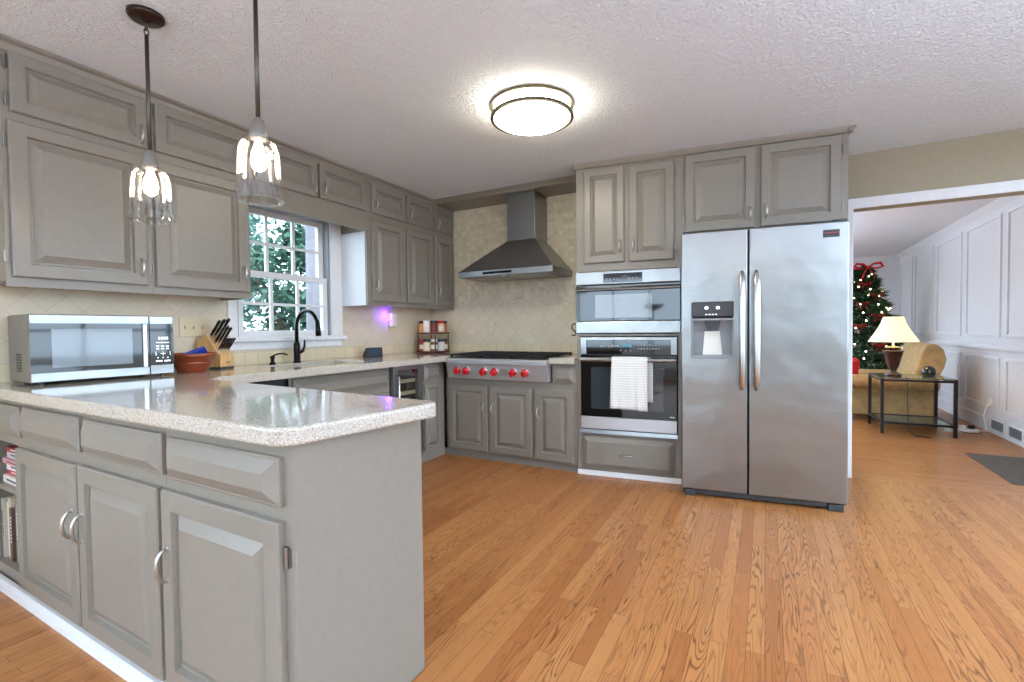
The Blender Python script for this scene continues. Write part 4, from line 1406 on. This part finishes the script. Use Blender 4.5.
r = thing('sofa', 'tan upholstered sofa seen from its rolled arm end', 'sofa', (0, 0, 0))
bp_ = [(1.52, 0.40), (1.55, 0.62), (1.585, 0.80), (1.63, 0.915), (1.68, 0.945), (1.74, 0.93), (1.795, 0.87), (1.82, 0.76), (1.80, 0.66), (1.765, 0.58), (1.745, 0.50), (1.745, 0.09), (1.52, 0.09)]
MB().prism(bp_, 7.05, 8.0, 'y').build('back', M['sofa'], r, smooth=False, bevel=0.02, seg=3)
for y0, y1, cy in ((7.02, 7.16, 7.05), (7.86, 8.0, 7.97)):
    ap = [(y0, 0.08), (y1, 0.08), (y1, 0.42)]
    for i in range(13):
        a = R(20 + 22 * i * 0.98)
        ap.append((cy + 0.105 * math.cos(a), 0.475 + 0.085 * math.sin(a)))
    ap2 = sorted(set(ap), key=lambda q: math.atan2(q[1] - 0.40, q[0] - (y0 + y1) / 2))
    MB().prism(ap2, 0.78, 1.74, 'x').build('arm', M['sofa'], r, bevel=0.008)
MB().box(0.84, 1.53, 7.16, 7.86, 0.09, 0.30).build('seat_frame', M['sofa'], r, bevel=0.01)
MB().box(0.80, 1.53, 7.165, 7.855, 0.30, 0.45).build('seat_cushion', M['sofa'], r, bevel=0.03, seg=3)
for x in (0.85, 1.68):
    for y in (7.07, 7.95):
        MB().box(x - 0.03, x + 0.03, y - 0.03, y + 0.03, 0, 0.09).build('foot', M['dark_metal'], r)
o = MB().box(-0.17, 0.17, -0.05, 0.05, -0.17, 0.17).build('throw_pillow', M['red'], bevel=0.045, seg=4)
o.location = (0.86, 7.245, 0.585)
o.rotation_euler = (R(14), 0, R(5))
tag(o, 'red throw pillow leaning on the sofa arm beside the opening', 'pillow')

# tree
TXc, TYc = 1.36, 9.15
r = thing('christmas_tree', 'decorated evergreen Christmas tree behind the sofa', 'christmas tree', (TXc, TYc, 0))
MB().lathe([(0.05, 0), (0.045, 0.6), (0.01, 2.05)], n=10).build('trunk', M['bark'], r)
MB().lathe([(0.22, 0.0), (0.22, 0.02), (0.08, 0.06), (0.07, 0.16)], n=16).build('stand', M['dark_metal'], r)
bm = bmesh.new()
rng = random.Random(3)


def cone_r(z):
    return 0.70 * (1 - (z - 0.25) / 1.88) ** 0.9 + 0.03


for i in range(13000):
    z = 0.28 + 1.80 * (1 - math.sqrt(rng.random())) if i % 2 else 0.28 + 1.8 * rng.random()
    a = rng.random() * 2 * math.pi
    tier = 0.86 + 0.14 * math.cos(z * 34)
    rr = cone_r(z) * tier * (0.35 + 0.65 * math.sqrt(rng.random()))
    p = Vector((rr * math.cos(a), rr * math.sin(a), z))
    d = Vector((math.cos(a + rng.uniform(-.7, .7)), math.sin(a + rng.uniform(-.7, .7)), rng.uniform(-0.5, 0.35))).normalized()
    L = rng.uniform(0.07, 0.14)
    side = d.cross(Vector((rng.uniform(-1, 1), rng.uniform(-1, 1), 1))).normalized() * rng.uniform(0.012, 0.022)
    q = [p - side, p + side, p + d * L]
    bm.faces.new([bm.verts.new(v) for v in q])
me = bpy.data.meshes.new('crown')
bm.to_mesh(me)
bm.free()
me.materials.append(M['needles'])
o = bpy.data.objects.new('crown', me)
COL.objects.link(o)
o.parent = r
r = thing('string_lights', 'warm white fairy lights wound around the Christmas tree', 'string lights', (TXc, TYc, 0))
bulb_me = None
def wind(f):
    z = 0.42 + 1.62 * (1 - (1 - f) ** 0.75)
    a = R(-100 + 95 * math.sin(2 * math.pi * 7.3 * f))
    rr = cone_r(z) * 0.97 + 0.012 * math.sin(f * 230)
    return (rr * math.cos(a), rr * math.sin(a), z + 0.02 * math.sin(f * 170))


spots = [wind((i + 0.5) / 100) for i in range(100)]
MB().tube([wind(i / 420) for i in range(421)], 0.0018, 4).build('wire', M['needles'], r)
for i, s in enumerate(spots):
    if bulb_me is None:
        b = MB().ball((0, 0, 0), 0.011, seg=8).build('bulb', M['fairy'], r)
        bulb_me = b.data
    else:
        b = bpy.data.objects.new('bulb', bulb_me)
        COL.objects.link(b)
        b.parent = r
    b.location = s


def bowknot(name, label, c, sc, grp, cat):
    r = thing(name, label, cat, c, 0, grp)
    for s in (-1, 1):
        pts = [(0, 0, 0), (s * 0.35 * sc, -0.1 * sc, 0.25 * sc), (s * 0.8 * sc, -0.12 * sc, 0.3 * sc), (s * 0.95 * sc, -0.1 * sc, 0.02 * sc), (s * 0.6 * sc, -0.14 * sc, -0.12 * sc), (0, -0.05 * sc, 0)]
        MB().tube(pts, 0.1 * sc, 8, [0.06 * sc, 0.2 * sc, 0.26 * sc, 0.22 * sc, 0.16 * sc, 0.05 * sc], 0.45).build('loop', M['red'], r, smooth=True)
        MB().tube([(0, -0.05 * sc, 0), (s * 0.28 * sc, -0.14 * sc, -0.5 * sc), (s * 0.42 * sc, -0.1 * sc, -1.0 * sc)], 0.1 * sc, 8, [0.05 * sc, 0.14 * sc, 0.16 * sc], 0.3).build('tail', M['red'], r, smooth=True)
    MB().ball((0, -0.08 * sc, 0), 0.14 * sc).build('knot', M['red'], r, smooth=True)


bowknot('ribbon_bow', 'large red ribbon bow at the top of the Christmas tree', (TXc + 0.03, TYc - 0.12, 2.06), 0.19, None, 'bow')
for i, (a, z) in enumerate(((-95, 1.80), (-60, 1.62), (-100, 1.48), (-72, 1.30), (-105, 1.15), (-50, 1.02), (-78, 0.86), (-40, 0.72), (-66, 0.60), (-25, 0.52))):
    rr = cone_r(z) + 0.01
    place = ['highest', 'second highest', 'third highest', 'fourth highest', 'fifth highest', 'fifth lowest', 'fourth lowest', 'third lowest', 'second lowest', 'lowest'][i]
    bowknot('poinsettia_bow', '%s of the small red bows on the Christmas tree' % place, (TXc + rr * math.cos(R(a)), TYc + rr * math.sin(R(a)), z), 0.085, 'small red bows on the tree', 'bow')

# rug, vents, outlet, power strip
tag(MB().box(1.572, 2.10, 4.66, 5.60, 0.0, 0.008).build('rug', M['rug']), 'dark woven mat on the living room floor by the opening', 'rug')
for a, b, lab in ((6.47, 6.83, 'white floor-level vent grille nearer the outlet'), (6.08, 6.40, 'white floor-level vent grille nearer the woven mat')):
    r = thing('vent', lab, 'vent', (XL - 0.018, 0, 0), 0, 'wall vents in the baseboard')
    MB().grid([a, a + 0.025, b - 0.025, b], [0.035, 0.055, 0.150, 0.175], {(1, 1)}, -0.012, 0.0, 'x').build('frame', M['white'], r)
    mb = MB()
    for i in range(7):
        z = 0.060 + i * 0.013
        mb.box(-0.008, -0.002, a + 0.025, b - 0.025, z, z + 0.006)
    mb.build('slats', M['grey_plastic'], r)
    MB().box(-0.0015, 0.0, a + 0.025, b - 0.025, 0.055, 0.150).build('duct', M['black'], r)
r = thing('outlet', 'white wall outlet above the baseboard vents', 'outlet', (XL, 0, 0))
MB().box(-0.007, 0, 6.85, 6.93, 0.25, 0.37).build('plate', M['white_plastic'], r, bevel=0.003)
MB().box(-0.03, -0.007, 6.87, 6.91, 0.285, 0.325).build('plug', M['white_plastic'], r, bevel=0.004)
r = thing('power_strip', 'white power strip with cords on the floor beside the side table', 'power strip', (1.86, 6.72, 0), 20)
MB().box(-0.15, 0.15, -0.028, 0.028, 0, 0.035).build('strip_body', M['white_plastic'], r, bevel=0.005)
for i in range(3):
    MB().box(-0.10 + i * 0.085, -0.055 + i * 0.085, -0.02, 0.02, 0.035, 0.075).build('plug', M['black'] if i != 1 else M['white_plastic'], r, bevel=0.004)
pts = [(0.15, 0, 0.018), (0.22, -0.03, 0.02), (0.245, 0.02, 0.05), (0.24, 0.05, 0.16), (0.275, 0.055, 0.27), (0.303, 0.055, 0.30)]
MB().tube(pts, 0.005, 6).build('cord', M['white_plastic'], r, smooth=True)
MB().tube([(-0.08, 0.0, 0.07), (-0.1, -0.08, 0.03), (0.0, -0.10, 0.008), (0.12, -0.09, 0.008), (0.18, -0.03, 0.008)], 0.004, 6).build('cord', M['black'], r, smooth=True)

# ------------------------------------------------------------------ garden outside the sink window
def bush(name, label, c, rad, n, leaf, m, seed, trunk=True, cat='tree'):
    rng = random.Random(seed)
    r = thing(name, label, cat, (c[0], c[1], -0.5), 0, 'trees outside the window')
    h = c[2] + 0.5
    if trunk:
        mb = MB().lathe([(0.10, 0), (0.07, h * 0.6), (0.03, h)], n=10)
        for k in range(5):
            a = rng.random() * 6.28
            e = (rad[0] * 0.6 * math.cos(a), rad[1] * 0.6 * math.sin(a), h + rng.uniform(-0.3, 0.6) * rad[2])
            mb.tube([(0, 0, h * 0.5), (e[0] * 0.5, e[1] * 0.5, h * 0.8), e], 0.03, 6, [0.04, 0.025, 0.01])
        mb.build('trunk', M['bark'], r)
    bm = bmesh.new()
    clumps = []
    for i in range(46):
        v = Vector((rng.gauss(0, 1), rng.gauss(0, 1), rng.gauss(0, 1))).normalized() * (rng.random() ** 0.4)
        clumps.append(Vector((v.x * rad[0], v.y * rad[1], h + v.z * rad[2])))
    for i in range(n):
        q = rng.choice(clumps)
        p = q + Vector((rng.gauss(0, .16), rng.gauss(0, .16), rng.gauss(0, .13)))
        a = Vector((rng.uniform(-1, 1), rng.uniform(-1, 1), rng.uniform(-.7, .7))).normalized()
        b = a.cross(Vector((rng.uniform(-1, 1), rng.uniform(-1, 1), rng.uniform(-1, 1)))).normalized()
        L = leaf * rng.uniform(0.7, 1.4)
        bm.faces.new([bm.verts.new(p + x) for x in (a * L, b * L * 0.4, a * -L, b * L * -0.4)])
    me = bpy.data.meshes.new('crown')
    bm.to_mesh(me)
    bm.free()
    me.materials.append(m)
    o = bpy.data.objects.new('crown', me)
    COL.objects.link(o)
    o.parent = r


bush('evergreen_tree', 'dense dark evergreen in the middle of the sink window view', (-6.9, 5.15, 1.75), (0.85, 0.85, 1.1), 4200, 0.07, M['leaf_dark'], 1)
bush('evergreen_tree', 'pale leafy tree behind the evergreen at the window edge by the cabinet', (-9.6, 5.5, 2.5), (0.8, 0.9, 1.3), 3400, 0.08, M['leaf_pale'], 2)
bush('evergreen_tree', 'leafy tree behind the pale trunk in the sink window view', (-7.6, 7.5, 2.4), (0.9, 0.9, 1.3), 3000, 0.08, M['leaf_dark'], 3)
bush('shrub', 'low pale shrub in front of the fence outside the window', (-6.3, 3.2, 0.75), (0.5, 0.6, 0.45), 2200, 0.05, M['leaf_pale'], 4, cat='shrub')
r = thing('tree_trunk', 'pale bare trunk close to the window on the cabinet side', 'tree', (-5.05, 4.07, -0.5))
MB().lathe([(0.16, 0), (0.125, 0.4), (0.115, 1.6), (0.10, 3.2), (0.07, 4.4)], n=18).build('trunk', M['pale_bark'], r, smooth=True)
MB().tube([(0, 0, 2.8), (0.1, 0.35, 3.6), (0.15, 0.6, 4.4)], 0.04, 8, [0.06, 0.045, 0.02]).build('branch', M['pale_bark'], r, smooth=True)
r = thing('fence', 'pale wooden picket fence across the garden outside', 'fence', (-8.2, 5.0, -0.5), 60)
for z in (0.35, 1.15):
    MB().box(-4.0, 4.0, 0.0, 0.04, z, z + 0.09).build('rail', M['fence'], r)
mb = MB()
for i in range(54):
    x = -4.0 + i * 0.148
    mb.prism([(x, 0), (x + 0.10, 0), (x + 0.10, 1.35), (x + 0.05, 1.43), (x, 1.35)], -0.02, 0.0, 'y')
mb.build('pickets', M['fence'], r)
